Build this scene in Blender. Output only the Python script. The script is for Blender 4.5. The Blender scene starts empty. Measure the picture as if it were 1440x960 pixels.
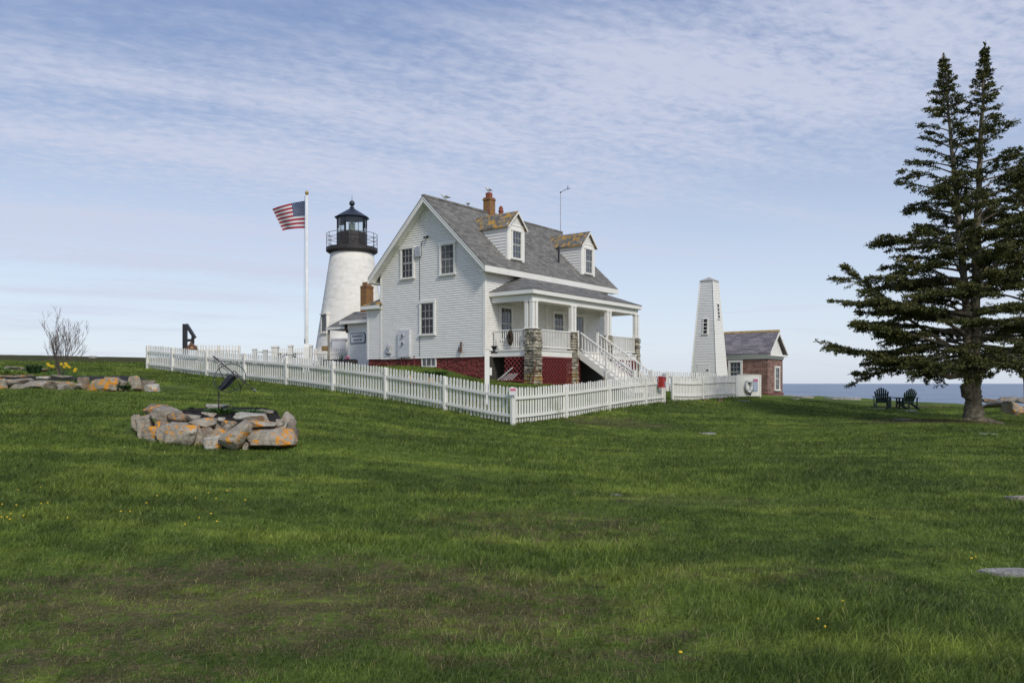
import bpy, bmesh, math, random
import numpy as np
from mathutils import Vector, Matrix, noise as mnoise
random.seed(7); rng = np.random.default_rng(7)
R = math.radians
FX, CX, HY = 1120.0, 720.0, 539.0
def at(px, py, d):                       # survey of the photograph: a sight line and a distance give a point
    return Vector(((px-CX)/FX*d, d, (HY-py)/FX*d))
scn = bpy.context.scene
COL = scn.collection
# ------------------------------------------------------------------ materials
class NT:
    def __init__(s, tree): s.t = tree; s.n = tree.nodes; s.l = tree.links
    def new(s, typ, **kw):
        nd = s.n.new(typ)
        for k, v in kw.items(): setattr(nd, k, v)
        return nd
    def link(s, a, b): s.l.new(a, b)
    def set(s, sock, v):
        if hasattr(v, 'is_output') or isinstance(v, bpy.types.NodeSocket): s.l.new(v, sock)
        else: sock.default_value = v
    def math(s, op, a, b=0.0, clamp=False):
        nd = s.new('ShaderNodeMath', operation=op); nd.use_clamp = clamp
        s.set(nd.inputs[0], a); s.set(nd.inputs[1], b); return nd.outputs[0]
    def noise(s, vec, scale, detail=4, rough=.55, dist=0.0):
        nd = s.new('ShaderNodeTexNoise'); s.set(nd.inputs['Vector'], vec)
        nd.inputs['Scale'].default_value = scale; nd.inputs['Detail'].default_value = detail
        nd.inputs['Roughness'].default_value = rough; nd.inputs['Distortion'].default_value = dist
        return nd.outputs['Fac']
    def vor(s, vec, scale, feature='F1', out='Distance', rnd=1.0):
        nd = s.new('ShaderNodeTexVoronoi', feature=feature); s.set(nd.inputs['Vector'], vec)
        nd.inputs['Scale'].default_value = scale; nd.inputs['Randomness'].default_value = rnd
        return nd.outputs[out]
    def mapr(s, v, a, b, c=0.0, d=1.0, smooth=True):
        nd = s.new('ShaderNodeMapRange'); nd.interpolation_type = 'SMOOTHSTEP' if smooth else 'LINEAR'
        s.set(nd.inputs[0], v)
        for i, x in enumerate((a, b, c, d)): s.set(nd.inputs[i+1], x)
        return nd.outputs[0]
    def mix(s, f, a, b, mode='MIX'):
        nd = s.new('ShaderNodeMix', data_type='RGBA', blend_type=mode)
        s.set(nd.inputs[0], f)
        for k, v in ((6, a), (7, b)):
            if isinstance(v, (tuple, list)): v = (*v[:3], 1.0)
            s.set(nd.inputs[k], v)
        return nd.outputs[2]
    def mapping(s, vec, scale=(1,1,1), rot=(0,0,0), loc=(0,0,0)):
        nd = s.new('ShaderNodeMapping'); s.set(nd.inputs[0], vec)
        nd.inputs['Location'].default_value = loc; nd.inputs['Rotation'].default_value = rot
        nd.inputs['Scale'].default_value = scale; return nd.outputs[0]
    def sep(s, vec):
        nd = s.new('ShaderNodeSeparateXYZ'); s.set(nd.inputs[0], vec); return nd.outputs
    def bump(s, h, strength=.3, dist=.01, normal=None):
        nd = s.new('ShaderNodeBump'); nd.inputs['Strength'].default_value = strength
        nd.inputs['Distance'].default_value = dist; s.set(nd.inputs['Height'], h)
        if normal is not None: s.set(nd.inputs['Normal'], normal)
        return nd.outputs[0]
def new_mat(name):
    m = bpy.data.materials.new(name); m.use_nodes = True
    k = NT(m.node_tree); k.bsdf = m.node_tree.nodes['Principled BSDF']
    k.geo = k.new('ShaderNodeNewGeometry'); k.tc = k.new('ShaderNodeTexCoord')
    k.pos = k.geo.outputs['Position']; k.obj = k.tc.outputs['Object']; k.uv = k.tc.outputs['UV']
    k.m = m; return k
def fin(k, col, rough=.7, bump=None, metal=0.0, spec=.4):
    k.set(k.bsdf.inputs['Base Color'], (*col[:3], 1.0) if isinstance(col, (tuple, list)) else col)
    k.set(k.bsdf.inputs['Roughness'], rough); k.set(k.bsdf.inputs['Metallic'], metal)
    k.bsdf.inputs['Specular IOR Level'].default_value = spec
    if bump is not None: k.set(k.bsdf.inputs['Normal'], bump)
    return k.m
def simple(name, col, rough=.6, var=.25, scale=6, metal=0.0, bump=.0, spec=.4):
    k = new_mat(name)
    n = k.noise(k.pos, scale, 5)
    c = k.mix(k.mapr(n, .3, .7), tuple(x*(1-var) for x in col), tuple(min(1, x*(1+var*.6)) for x in col))
    b = k.bump(k.noise(k.pos, scale*8, 4), bump, .01) if bump else None
    return fin(k, c, rough, b, metal, spec)
M = {}
def white_paint(name, base, dirt=(.45,.43,.38), amount=.35):
    k = new_mat(name)
    streak = k.noise(k.mapping(k.pos, (1,1,.8)), 1.3, 5, .6)
    fine = k.noise(k.pos, 14, 4)
    board = k.noise(k.mapping(k.uv, (.35,8.9,1)), 1.0, 1)      # board to board difference
    f = k.mapr(k.math('ADD', k.math('MULTIPLY', streak, .7), k.math('MULTIPLY', fine, .3)), .48, .72)
    c = k.mix(k.math('MULTIPLY', f, amount), base, dirt)
    c = k.mix(k.math('MULTIPLY', k.mapr(board, .3, .7), .10), c, tuple(x*.7 for x in base))
    return fin(k, c, .55, k.bump(fine, .12, .004))
M['siding'] = white_paint('siding_paint', (.80,.785,.735), amount=.2)
M['lap_shade'] = simple('clapboard_lap_shade', (.52,.51,.475), .8, .25, 9)  # greyer tone paints the shadow line under each clapboard lap
M['trim'] = white_paint('trim_paint', (.81,.79,.735), (.48,.46,.40), .3)
M['picket'] = white_paint('picket_paint', (.76,.745,.69), (.38,.38,.30), .7)
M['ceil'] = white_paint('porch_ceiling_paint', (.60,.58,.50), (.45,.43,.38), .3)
def shingle(name, a, b, lichen=0.0, lich_scale=2.2, w=.26, h=.13):
    k = new_mat(name)
    br = k.new('ShaderNodeTexBrick'); k.set(br.inputs['Vector'], k.uv)
    br.inputs['Scale'].default_value = 1.0; br.inputs['Brick Width'].default_value = w
    br.inputs['Row Height'].default_value = h; br.inputs['Mortar Size'].default_value = .006
    br.inputs['Mortar Smooth'].default_value = .3; br.inputs['Bias'].default_value = 0
    br.inputs['Color1'].default_value = (*a, 1); br.inputs['Color2'].default_value = (*b, 1)
    br.inputs['Mortar'].default_value = tuple(x*.3 for x in a) + (1,)
    br.offset = .5; br.squash_frequency = 3; br.squash = .7
    n = k.noise(k.pos, 1.1, 6); g = k.noise(k.pos, 30, 3)
    c = k.mix(k.mapr(n, .35, .7, 0, .22), br.outputs['Color'], tuple(x*1.3 for x in b))
    c = k.mix(k.mapr(g, .35, .65, 0, .4), c, tuple(x*.5 for x in a))
    if lichen:
        v = k.noise(k.mapping(k.uv, (1.6,1,1)), lich_scale, 5, .7)
        f = k.mapr(v, .66-.24*lichen, .71-.24*lichen)
        lc = k.mix(k.noise(k.pos, 9, 4), (.42,.20,.015), (.60,.36,.06))
        c = k.mix(k.math('MULTIPLY', f, .92), c, lc)
    row = k.new('ShaderNodeTexWave'); 
    uvs = k.sep(k.uv)
    saw = k.math('FRACT', k.math('DIVIDE', uvs[1], h))
    hgt = k.math('ADD', k.math('MULTIPLY', k.math('SUBTRACT', 1.0, saw), .7), k.math('MULTIPLY', br.outputs['Fac'], -.6))
    return fin(k, c, .85, k.bump(hgt, .8, .02))
M['roof'] = shingle('asphalt_shingles', (.115,.11,.10), (.25,.24,.215), 0, 2, .36, .17)
M['roof_lichen'] = shingle('lichened_shingles', (.10,.095,.085), (.24,.23,.20), .62, 2.6, .34, .15)
M['porch_roof'] = shingle('porch_shingles', (.095,.09,.083), (.25,.24,.22), .10, 1.8, .40, .16)
M['cap_grey'] = simple('pale_cap_boards', (.42,.40,.38), .7, .2, 6)
M['slate'] = shingle('slate_roof', (.13,.118,.13), (.29,.262,.27), 0, 2, .5, .15)
def brick(name, a, b, mortar, lich=0.0, w=.21, h=.075, paint=False):
    k = new_mat(name)
    br = k.new('ShaderNodeTexBrick'); k.set(br.inputs['Vector'], k.uv)
    br.inputs['Scale'].default_value = 1.0; br.inputs['Brick Width'].default_value = w
    br.inputs['Row Height'].default_value = h; br.inputs['Mortar Size'].default_value = .008
    br.inputs['Color1'].default_value = (*a, 1); br.inputs['Color2'].default_value = (*b, 1)
    br.inputs['Mortar'].default_value = (*mortar, 1); br.inputs['Bias'].default_value = .1
    n = k.noise(k.pos, 3, 5)
    c = k.mix(k.mapr(n, .35, .7, 0, .5), br.outputs['Color'], tuple(x*.55 for x in a))
    if lich:
        f = k.mapr(k.noise(k.pos, 5, 5, .7), .60-.2*lich, .66-.2*lich)
        c = k.mix(k.math('MULTIPLY', f, .75), c, (.30,.165,.03))
    hgt = k.math('ADD', k.math('MULTIPLY', br.outputs['Fac'], -1.0), k.math('MULTIPLY', k.noise(k.pos, 40, 3), .5))
    return fin(k, c, .8, k.bump(hgt, .6, .008))
M['brick'] = brick('old_brick', (.13,.055,.040), (.33,.17,.13), (.36,.31,.27), w=.27, h=.10)
M['brick_chimney'] = brick('chimney_brick', (.22,.085,.045), (.30,.135,.07), (.24,.19,.13), .62)
def red_stone():
    k = new_mat('red_painted_stone')
    v = k.vor(k.mapping(k.uv, (1,2.2,1)), 2.1, 'DISTANCE_TO_EDGE')
    n = k.noise(k.pos, 7, 5)
    c = k.mix(k.mapr(n, .3, .7), (.13,.022,.018), (.25,.052,.042))
    c = k.mix(k.mapr(k.noise(k.pos, 25, 3), .62, .7, 0, .5), c, (.36,.18,.15))
    h = k.math('ADD', k.mapr(v, 0, .12), k.math('MULTIPLY', n, .8))
    return fin(k, c, .6, k.bump(h, 1.0, .05))
M['red_stone'] = red_stone()
M['red_paint'] = simple('red_lattice_paint', (.22,.035,.035), .6, .3, 9)
def rock(name, a, b, lich=.5, scale=1.0, pale=.5, bumpd=.03):
    k = new_mat(name)
    n = k.noise(k.obj, 3*scale, 6, .65, .4); g = k.noise(k.obj, 26*scale, 4, .7)
    st = k.noise(k.mapping(k.obj, (1.5,1.5,9)), 2.5*scale, 4)
    c = k.mix(k.mapr(n, .3, .7), a, b)
    c = k.mix(k.mapr(g, .45, .7, 0, .6), c, tuple(x*.45 for x in a))
    c = k.mix(k.mapr(k.noise(k.obj, 6*scale, 5, .7, 1.), .58, .64, 0, pale), c, (.46,.45,.40))
    if lich > 0:
        off = k.new('ShaderNodeObjectInfo').outputs['Random']
        cmb = k.new('ShaderNodeCombineXYZ'); k.set(cmb.inputs[0], k.math('MULTIPLY', off, 37.0)); k.set(cmb.inputs[1], k.math('MULTIPLY', off, 91.0))
        va = k.new('ShaderNodeVectorMath', operation='ADD'); k.set(va.inputs[0], k.obj); k.set(va.inputs[1], cmb.outputs[0])
        big = k.noise(va.outputs[0], 3.2*scale, 2, .5)
        sm = k.noise(va.outputs[0], 9*scale, 6, .72, .3)
        f = k.mapr(k.math('ADD', k.math('MULTIPLY', big, .35), k.math('MULTIPLY', sm, .75)), .660-.085*lich, .685-.085*lich)
        lc = k.mix(k.noise(k.obj, 30*scale, 3), (.50,.17,.008), (.72,.34,.03))
        c = k.mix(f, c, lc)
    h = k.math('ADD', k.math('MULTIPLY', n, 1.3), k.math('ADD', k.math('MULTIPLY', g, .5), k.math('MULTIPLY', st, .8)))
    return fin(k, c, .88, k.bump(h, .9, bumpd))
M['rock_lichen'] = rock('lichened_granite', (.23,.20,.155), (.43,.38,.30), .55)
M['rock_orange'] = rock('orange_lichened_granite', (.24,.21,.165), (.42,.37,.29), 1.0)
M['rock_grey'] = rock('grey_schist', (.20,.175,.14), (.40,.355,.285), .22)
M['rock_pale'] = rock('pale_granite', (.34,.32,.27), (.52,.49,.42), .25)
M['rock_brown'] = rock('brown_schist', (.15,.12,.09), (.29,.24,.18), .4)
M['flagstone'] = rock('flat_flagstone', (.22,.205,.19), (.42,.40,.37), 0, 1.6, .5, .04)
def rubble():
    k = new_mat('pier_rubble')
    c1 = k.new('ShaderNodeTexVoronoi'); k.set(c1.inputs['Vector'], k.mapping(k.obj, (4,4,9))); c1.inputs['Scale'].default_value = 1.0
    rnd = k.sep(c1.outputs['Color'])[0]
    c = k.mix(rnd, (.15,.135,.105), (.66,.60,.47))
    c = k.mix(k.mapr(k.noise(k.obj, 20, 4), .35, .7, 0, .5), c, (.10,.095,.08))
    z = k.sep(k.pos)[2]
    f = k.math('MULTIPLY', k.mapr(k.noise(k.pos, 6, 4, .7), .46, .52), k.mapr(z, .1, .9, 1, 0))
    c = k.mix(k.math('MULTIPLY', f, .8), c, (.42,.24,.03))
    return fin(k, c, .85, k.bump(k.noise(k.obj, 14, 5), .7, .02))
M['rubble'] = rubble()
M['mortar'] = simple('dark_mortar', (.06,.055,.045), .95, .3, 12)
def tower_mat():
    k = new_mat('whitewashed_tower_stone')
    v = k.vor(k.mapping(k.obj, (1,1,2.4)), 1.5, 'SMOOTH_F1'); n = k.noise(k.obj, 3.5, 6, .6)
    c = k.mix(k.mapr(n, .4, .75), (.82,.79,.72), (.72,.69,.61))
    patch = k.mapr(k.noise(k.mapping(k.obj, (1,1,.45)), .9, 5, .7), .58, .70)
    c = k.mix(k.math('MULTIPLY', patch, .22), c, (.56,.46,.30))
    h = k.math('ADD', v, k.math('MULTIPLY', n, .6))
    return fin(k, c, .8, k.bump(h, .6, .05))
M['tower'] = tower_mat()
M['black_iron'] = simple('black_iron', (.022,.023,.026), .42, .4, 8, .0, .1, .5)
M['brown_iron'] = simple('weathered_iron', (.038,.034,.032), .55, .4, 8)
M['lantern_roof'] = simple('lantern_roof_paint', (.028,.034,.048), .38, .3, 5)
M['glass_dark'] = simple('window_glass', (.012,.014,.017), .05, .3, 3, spec=.45)
M['glass_curtain'] = simple('window_glass_with_curtain', (.085,.09,.085), .08, .5, 5, spec=.5)
M['glass_blue'] = simple('porch_window_glass', (.05,.06,.075), .05, .3, 3, spec=1.0)
M['muntin'] = simple('muntin_paint', (.50,.49,.45), .5, .15, 5)
M['sash_dark'] = simple('sash_paint_grey', (.33,.31,.27), .5, .2, 5)
M['mulch'] = simple('dark_mulch', (.020,.017,.016), .95, .6, 25, bump=1.0)
M['grey_metal'] = simple('grey_metal', (.40,.42,.45), .45, .15, 4)
M['utility'] = simple('utility_box_paint', (.60,.60,.62), .5, .08, 3)
M['pole'] = simple('flagpole_paint', (.74,.73,.69), .4, .1, 3)
M['gold'] = simple('gilt_ball', (.45,.30,.08), .35, .2, 4, .6)
M['bronze'] = simple('bronze_bell', (.20,.10,.05), .45, .4, 8, .4)
M['timber_brown'] = simple('brown_timber', (.20,.13,.06), .8, .3, 8)
M['rust'] = simple('rust', (.10,.04,.02), .8, .5, 14)
M['red_box'] = simple('red_box_paint', (.42,.03,.02), .4, .2, 5)
M['pot_red'] = simple('terracotta', (.28,.08,.045), .7, .25, 10)
M['ochre'] = simple('lichened_ridge_board', (.36,.24,.09), .8, .3, 6)
M['chair_green'] = simple('dark_green_chair_paint', (.010,.028,.022), .5, .4, 8)
M['bark'] = rock('spruce_bark', (.11,.09,.062), (.25,.22,.155), 0, 2.2, .35, .05)
M['twig'] = simple('bare_twig', (.13,.10,.085), .85, .3, 10)
M['star_white'] = simple('flag_white', (.72,.72,.72), .8, .05, 5)
M['flag_red'] = simple('flag_red', (.42,.025,.05), .8, .1, 5)
M['flag_blue'] = simple('flag_blue', (.03,.05,.14), .8, .1, 5)
M['sign_white'] = simple('sign_board', (.62,.63,.62), .5, .08, 4)
M['sign_ink'] = simple('sign_lettering', (.05,.09,.15), .5, .1, 4)
M['pink'] = simple('pink_print', (.55,.12,.22), .6, .1, 4)
M['blue_print'] = simple('blue_print', (.30,.38,.50), .6, .1, 4)
M['yellow'] = simple('daffodil_yellow', (.70,.48,.02), .6, .12, 12)
M['leaf_green'] = simple('leaf_green', (.07,.14,.03), .6, .35, 9)
M['leaf_dark'] = simple('leaf_dark', (.03,.07,.02), .6, .35, 9)
M['leaf_lime'] = simple('leaf_lime', (.22,.30,.06), .6, .3, 9)
M['gull_white'] = simple('gull_white', (.68,.68,.67), .7, .1, 12)
M['gull_grey'] = simple('gull_grey', (.26,.27,.29), .7, .15, 12)
M['beak'] = simple('gull_bill', (.50,.36,.06), .5, .1, 12)
M['twig_wreath'] = simple('dark_wreath', (.05,.035,.022), .9, .5, 20, bump=.8)
def needle():
    k = new_mat('spruce_needles')
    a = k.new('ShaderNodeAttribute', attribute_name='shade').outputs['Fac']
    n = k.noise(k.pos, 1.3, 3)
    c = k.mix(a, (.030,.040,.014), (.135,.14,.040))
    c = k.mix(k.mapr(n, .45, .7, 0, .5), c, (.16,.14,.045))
    k.bsdf.inputs['Subsurface Weight'].default_value = 0
    return fin(k, c, .75, spec=.2)
M['needle'] = needle()
def lamp_glass():
    k = new_mat('lantern_glass'); out = k.n['Material Output']
    tr = k.new('ShaderNodeBsdfTransparent'); tr.inputs[0].default_value = (.93,.96,.95,1)
    gl = k.new('ShaderNodeBsdfGlossy'); gl.inputs['Roughness'].default_value = .03
    fr = k.new('ShaderNodeFresnel'); fr.inputs[0].default_value = 1.5
    mx = k.new('ShaderNodeMixShader'); k.set(mx.inputs[0], fr.outputs[0]); k.link(tr.outputs[0], mx.inputs[1]); k.link(gl.outputs[0], mx.inputs[2])
    k.link(mx.outputs[0], out.inputs[0]); return k.m
M['glass_clear'] = lamp_glass()
M['lens'] = simple('fresnel_lens', (.55,.60,.48), .12, .2, 12, spec=1.0)

def ellipse_mask(k, sx, sy, cx, cy, rx, ry, edge=.35):
    a = k.math('DIVIDE', k.math('SUBTRACT', sx, cx), rx); b = k.math('DIVIDE', k.math('SUBTRACT', sy, cy), ry)
    d = k.math('ADD', k.math('MULTIPLY', a, a), k.math('MULTIPLY', b, b))
    return k.mapr(d, 1.3, .15)
BARE = [(-1.6,5.8,3.2,1.5,1.0),(-2.6,4.5,1.6,.7,.8),(.2,5.0,1.5,.9,.7), (.3,8.6,1.6,1.1,.75), (2.1,6.6,1.6,.8,.5), (3.3,25.3,2.4,1.2,.85), (16.4,27.6,5.0,1.9,1.25), (.9,4.9,1.0,.5,.4), (-6.5,26.5,2.5,1.3,.35), (2.4,10.5,1.5,.8,.6), (20.5,40.5,3.2,1.2,.9), (-4.5,5.2,1.6,.8,.6), (11.3,32.5,3.2,.6,.5)]
def grass_color(k, blades):
    P = k.pos; s = k.sep(P); flat = k.mapping(P, (1,1,0))
    big = k.noise(k.mapping(flat, (.55,1.1,0)), .45, 4, .6)
    band = k.noise(k.mapping(flat, (.35,1.5,0)), .8, 3, .55)
    med = k.noise(flat, 2.6, 5, .65); fine = k.noise(flat, 16, 4, .7)
    dark, mid, lime = (.068,.104,.021), (.132,.192,.032), (.26,.315,.052)
    c = k.mix(k.mapr(k.math('ADD', k.math('MULTIPLY', big, .6), k.math('MULTIPLY', med, .4)), .40, .58), dark, mid)
    c = k.mix(k.mapr(k.math('ADD', k.math('MULTIPLY', band, .72), k.math('MULTIPLY', med, .28)), .47, .66, 0, .75), c, lime)
    # worn, thin places with thatch and bare soil
    tot = None
    for cx, cy, rx, ry, w in BARE:
        e = k.math('MULTIPLY', ellipse_mask(k, s[0], s[1], cx, cy, rx, ry), w)
        tot = e if tot is None else k.math('MAXIMUM', tot, e)
    nn = k.math('ADD', k.math('MULTIPLY', k.noise(k.mapping(flat, (.9,1.2,0)), 3.4, 7, .85), .68), k.math('MULTIPLY', fine, .32))
    worn = k.mapr(k.math('ADD', nn, k.math('MULTIPLY', tot, .138)), .570, .655)
    vf = k.noise(flat, 45, 4, .7)
    thatch = k.mix(k.mapr(vf, .35, .7), (.095,.072,.036), (.21,.165,.085))
    soil = k.mix(k.mapr(med, .4, .6), (.055,.040,.025), (.12,.088,.052))
    if blades:
        a = k.new('ShaderNodeAttribute', attribute_name='shade').outputs['Fac']
        c = k.mix(k.math('MULTIPLY', worn, .72), c, k.mix(k.mapr(med, .42, .6), (.115,.10,.042), (.24,.19,.09)))
        c = k.mix(k.mapr(a, .93, .97, 0, .7, False), c, (.17,.145,.07))
        br = k.mapr(a, 0, .93, .50, 1.75, False)
        c = k.mix(1.0, c, k.new_gray(br), 'MULTIPLY')
        hgt = k.new('ShaderNodeAttribute', attribute_name='tip').outputs['Fac']
        c = k.mix(k.math('MULTIPLY', hgt, .25), c, (.11,.16,.035))
    else:
        c = k.mix(k.math('MULTIPLY', worn, .85), c, k.mix(k.mapr(vf, .38, .62), soil, thatch))
        c = k.mix(k.mapr(fine, .35, .7, .45, 0), c, (.012,.018,.006))
    return c, fine, med
def new_gray(self, v):
    nd = self.new('ShaderNodeCombineColor')
    for i in range(3): self.set(nd.inputs[i], v)
    return nd.outputs[0]
NT.new_gray = new_gray
def ground_mat():
    k = new_mat('lawn_ground')
    c, fine, med = grass_color(k, False)
    s = k.sep(k.pos)
    # outer land: brownish heath on the far crest, bare rock on the shore drop
    far = k.math('MULTIPLY', k.mapr(k.math('ADD', s[1], k.math('MULTIPLY', med, 6.0)), 40, 46), k.mapr(s[0], -3, -9))
    heath = k.mix(k.noise(k.mapping(k.pos, (.4,1,1)), .8, 5, .7), (.030,.030,.012), (.075,.058,.028))
    c = k.mix(k.math('MULTIPLY', far, .85), c, heath)
    nz = k.sep(k.geo.outputs['Normal'])[2]
    rk = k.mapr(nz, .80, .93, 1, 0)
    rc = k.mix(k.noise(k.pos, 1.5, 6, .7), (.10,.092,.088), (.25,.23,.215))
    c = k.mix(rk, c, rc)
    h = k.math('ADD', k.math('MULTIPLY', fine, .6), k.math('MULTIPLY', med, 1.0))
    return fin(k, c, .95, k.bump(h, 1.0, .06), spec=.1)
M['ground'] = ground_mat()
def blade_mat():
    k = new_mat('grass_blades')
    c, _, _ = grass_color(k, True)
    out = k.n['Material Output']
    fin(k, c, .6, spec=.25)
    tl = k.new('ShaderNodeBsdfTranslucent'); k.set(tl.inputs[0], c)
    mx = k.new('ShaderNodeMixShader'); mx.inputs[0].default_value = .25
    k.link(k.bsdf.outputs[0], mx.inputs[1]); k.link(tl.outputs[0], mx.inputs[2]); k.link(mx.outputs[0], out.inputs[0])
    return k.m
M['blades'] = blade_mat()
def sea_mat():
    k = new_mat('sea_water')
    flat = k.mapping(k.pos, (1,1,0))
    w1 = k.noise(k.mapping(flat, (.02,.05,0)), 1.0, 6, .65)
    w2 = k.noise(k.mapping(flat, (.12,.35,0)), 1.0, 4, .6)
    w3 = k.noise(k.mapping(flat, (.004,.013,0)), 1.0, 4, .6)
    h = k.math('ADD', k.math('MULTIPLY', w1, 1.6), k.math('ADD', k.math('MULTIPLY', w2, .5), k.math('MULTIPLY', w3, 2.)))
    c = k.mix(k.mapr(k.math('ADD', k.math('MULTIPLY', w3, .45), k.math('MULTIPLY', w1, .55)), .40, .60), (.10,.145,.215), (.21,.26,.34))
    foam = k.mapr(k.math('ADD', k.math('MULTIPLY', w1, .6), k.math('MULTIPLY', w2, .4)), .585, .64)
    d = k.sep(k.pos)[1]
    foam = k.math('MULTIPLY', foam, k.mapr(d, 250, 1800, .55, .06))
    c = k.mix(foam, c, (.62,.66,.70))
    return fin(k, c, .35, k.bump(h, 1.0, 1.6), spec=.28)
M['sea'] = sea_mat()
# ------------------------------------------------------------------ mesh builder
class MB:
    def __init__(s, F=None):
        s.v = []; s.f = []; s.mi = []; s.F = F.copy() if F else Matrix.Identity(4); s.cur = 0
    def pt(s, p): s.v.append(s.F @ Vector(p)); return len(s.v)-1
    def poly(s, pts): s.f.append([s.pt(p) for p in pts]); s.mi.append(s.cur)
    def hexa(s, p):
        i = [s.pt(q) for q in p]
        for a in ((0,3,2,1),(4,5,6,7),(0,1,5,4),(1,2,6,5),(2,3,7,6),(3,0,4,7)):
            s.f.append([i[j] for j in a]); s.mi.append(s.cur)
    def box(s, x0, x1, y0, y1, z0, z1):
        s.hexa([(x0,y0,z0),(x1,y0,z0),(x1,y1,z0),(x0,y1,z0),(x0,y0,z1),(x1,y0,z1),(x1,y1,z1),(x0,y1,z1)])
    def cbox(s, c, sx, sy, sz, Rm=None):
        pts = [(-sx/2,-sy/2,-sz/2),(sx/2,-sy/2,-sz/2),(sx/2,sy/2,-sz/2),(-sx/2,sy/2,-sz/2),(-sx/2,-sy/2,sz/2),(sx/2,-sy/2,sz/2),(sx/2,sy/2,sz/2),(-sx/2,sy/2,sz/2)]
        c = Vector(c); s.hexa([c + (Rm @ Vector(q) if Rm else Vector(q)) for q in pts])
    def bar(s, a, b, w, t, up=(0,0,1)):
        a = Vector(a); b = Vector(b); d = (b-a).normalized(); up = Vector(up)
        if abs(d.dot(up)) > .98: up = Vector((1,0,0))
        sx = d.cross(up).normalized(); sz = sx.cross(d).normalized()
        q = []
        for e in (a, b):
            for i, j in ((-1,-1),(1,-1),(1,1),(-1,1)): q.append(e + sx*(i*w/2) + sz*(j*t/2))
        s.hexa(q)
    def prism(s, poly, off):
        n = len(poly); off = Vector(off)
        a = [s.pt(p) for p in poly]; b = [s.pt(Vector(p)+off) for p in poly]
        s.f.append(a[::-1]); s.mi.append(s.cur); s.f.append(b); s.mi.append(s.cur)
        for i in range(n):
            j = (i+1) % n; s.f.append([a[i], a[j], b[j], b[i]]); s.mi.append(s.cur)
    def tube(s, pts, rad, n=8, cap=True):
        pts = [Vector(p) for p in pts]
        if not isinstance(rad, (list, tuple)): rad = [rad]*len(pts)
        rings = []; ref = None
        for i, p in enumerate(pts):
            d = (pts[min(i+1, len(pts)-1)] - pts[max(i-1, 0)]).normalized()
            if ref is None or abs(ref.dot(d)) > .95: ref = Vector((0,0,1)) if abs(d.z) < .9 else Vector((1,0,0))
            u = (ref - d*ref.dot(d)).normalized(); w = d.cross(u); ref = u
            rings.append([s.pt(p + (u*math.cos(2*math.pi*k/n) + w*math.sin(2*math.pi*k/n))*rad[i]) for k in range(n)])
        for a, b in zip(rings, rings[1:]):
            for k in range(n): s.f.append([a[k], a[(k+1)%n], b[(k+1)%n], b[k]]); s.mi.append(s.cur)
        if cap: s.f.append(rings[0][::-1]); s.mi.append(s.cur); s.f.append(rings[-1]); s.mi.append(s.cur)
    def torus(s, c, X, Y, Rr, r, n=40, m=6, a0=0, a1=2*math.pi, ry=None):
        c = Vector(c); X = Vector(X).normalized(); Y = Vector(Y).normalized(); ry = ry or Rr
        pts = [c + X*(Rr*math.cos(a0+(a1-a0)*i/n)) + Y*(ry*math.sin(a0+(a1-a0)*i/n)) for i in range(n+1)]
        s.tube(pts, r, m)
    def lathe(s, prof, c=(0,0), n=32, closed=False, a0=0):
        rings = []
        for r, z in prof: rings.append([s.pt((c[0]+r*math.cos(a0+2*math.pi*k/n), c[1]+r*math.sin(a0+2*math.pi*k/n), z)) for k in range(n)])
        for a, b in zip(rings, rings[1:]):
            for k in range(n): s.f.append([a[k], a[(k+1)%n], b[(k+1)%n], b[k]]); s.mi.append(s.cur)
        if prof[0][0] > 1e-4: s.f.append(rings[0][::-1]); s.mi.append(s.cur)
        if prof[-1][0] > 1e-4: s.f.append(rings[-1]); s.mi.append(s.cur)
    def ball(s, c, r, n=12, m=8, sc=(1,1,1)):
        c = Vector(c); rings = []
        for i in range(m+1):
            ph = math.pi*i/m; rr = max(math.sin(ph), .02)
            rings.append([s.pt(c + Vector((r*sc[0]*rr*math.cos(2*math.pi*k/n), r*sc[1]*rr*math.sin(2*math.pi*k/n), -r*sc[2]*math.cos(ph)))) for k in range(n)])
        for a, b in zip(rings, rings[1:]):
            for k in range(n): s.f.append([a[k], a[(k+1)%n], b[(k+1)%n], b[k]]); s.mi.append(s.cur)
        s.f.append(rings[0][::-1]); s.mi.append(s.cur); s.f.append(rings[-1]); s.mi.append(s.cur)
    def build(s, name, mat, parent=None, smooth=False, loc=None):
        me = bpy.data.meshes.new(name)
        if parent is not None: inv = world_of(parent).inverted()
        elif loc is not None: inv = Matrix.Translation(Vector(loc)).inverted()
        else: inv = Matrix.Identity(4)
        me.from_pydata([tuple(inv @ v) for v in s.v], [], s.f)
        for m in (mat if isinstance(mat, (list, tuple)) else [mat]): me.materials.append(m)
        me.polygons.foreach_set('material_index', s.mi)
        bm = bmesh.new(); bm.from_mesh(me); bmesh.ops.recalc_face_normals(bm, faces=bm.faces[:]); 
        uvl = bm.loops.layers.uv.new('UVMap'); Z = Vector((0,0,1))
        for f in bm.faces:
            n = f.normal
            t = Z.cross(n)
            if t.length < .15: t = Vector((1,0,0)); b = Vector((0,1,0))
            else: t.normalize(); b = n.cross(t)
            if abs(t.y) > abs(t.x) and t.y < 0 or abs(t.x) >= abs(t.y) and t.x < 0: t = -t
            for lp in f.loops: lp[uvl].uv = (lp.vert.co.dot(t), lp.vert.co.dot(b))
            f.smooth = smooth
        bm.to_mesh(me); bm.free()
        o = bpy.data.objects.new(name, me); COL.objects.link(o)
        if parent is not None: o.parent = parent
        elif loc is not None: o.location = loc
        return o
WORLD = {}
def world_of(o):
    m = Matrix.Translation(o.location) @ o.rotation_euler.to_matrix().to_4x4()
    return world_of(o.parent) @ m if o.parent else m
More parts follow.
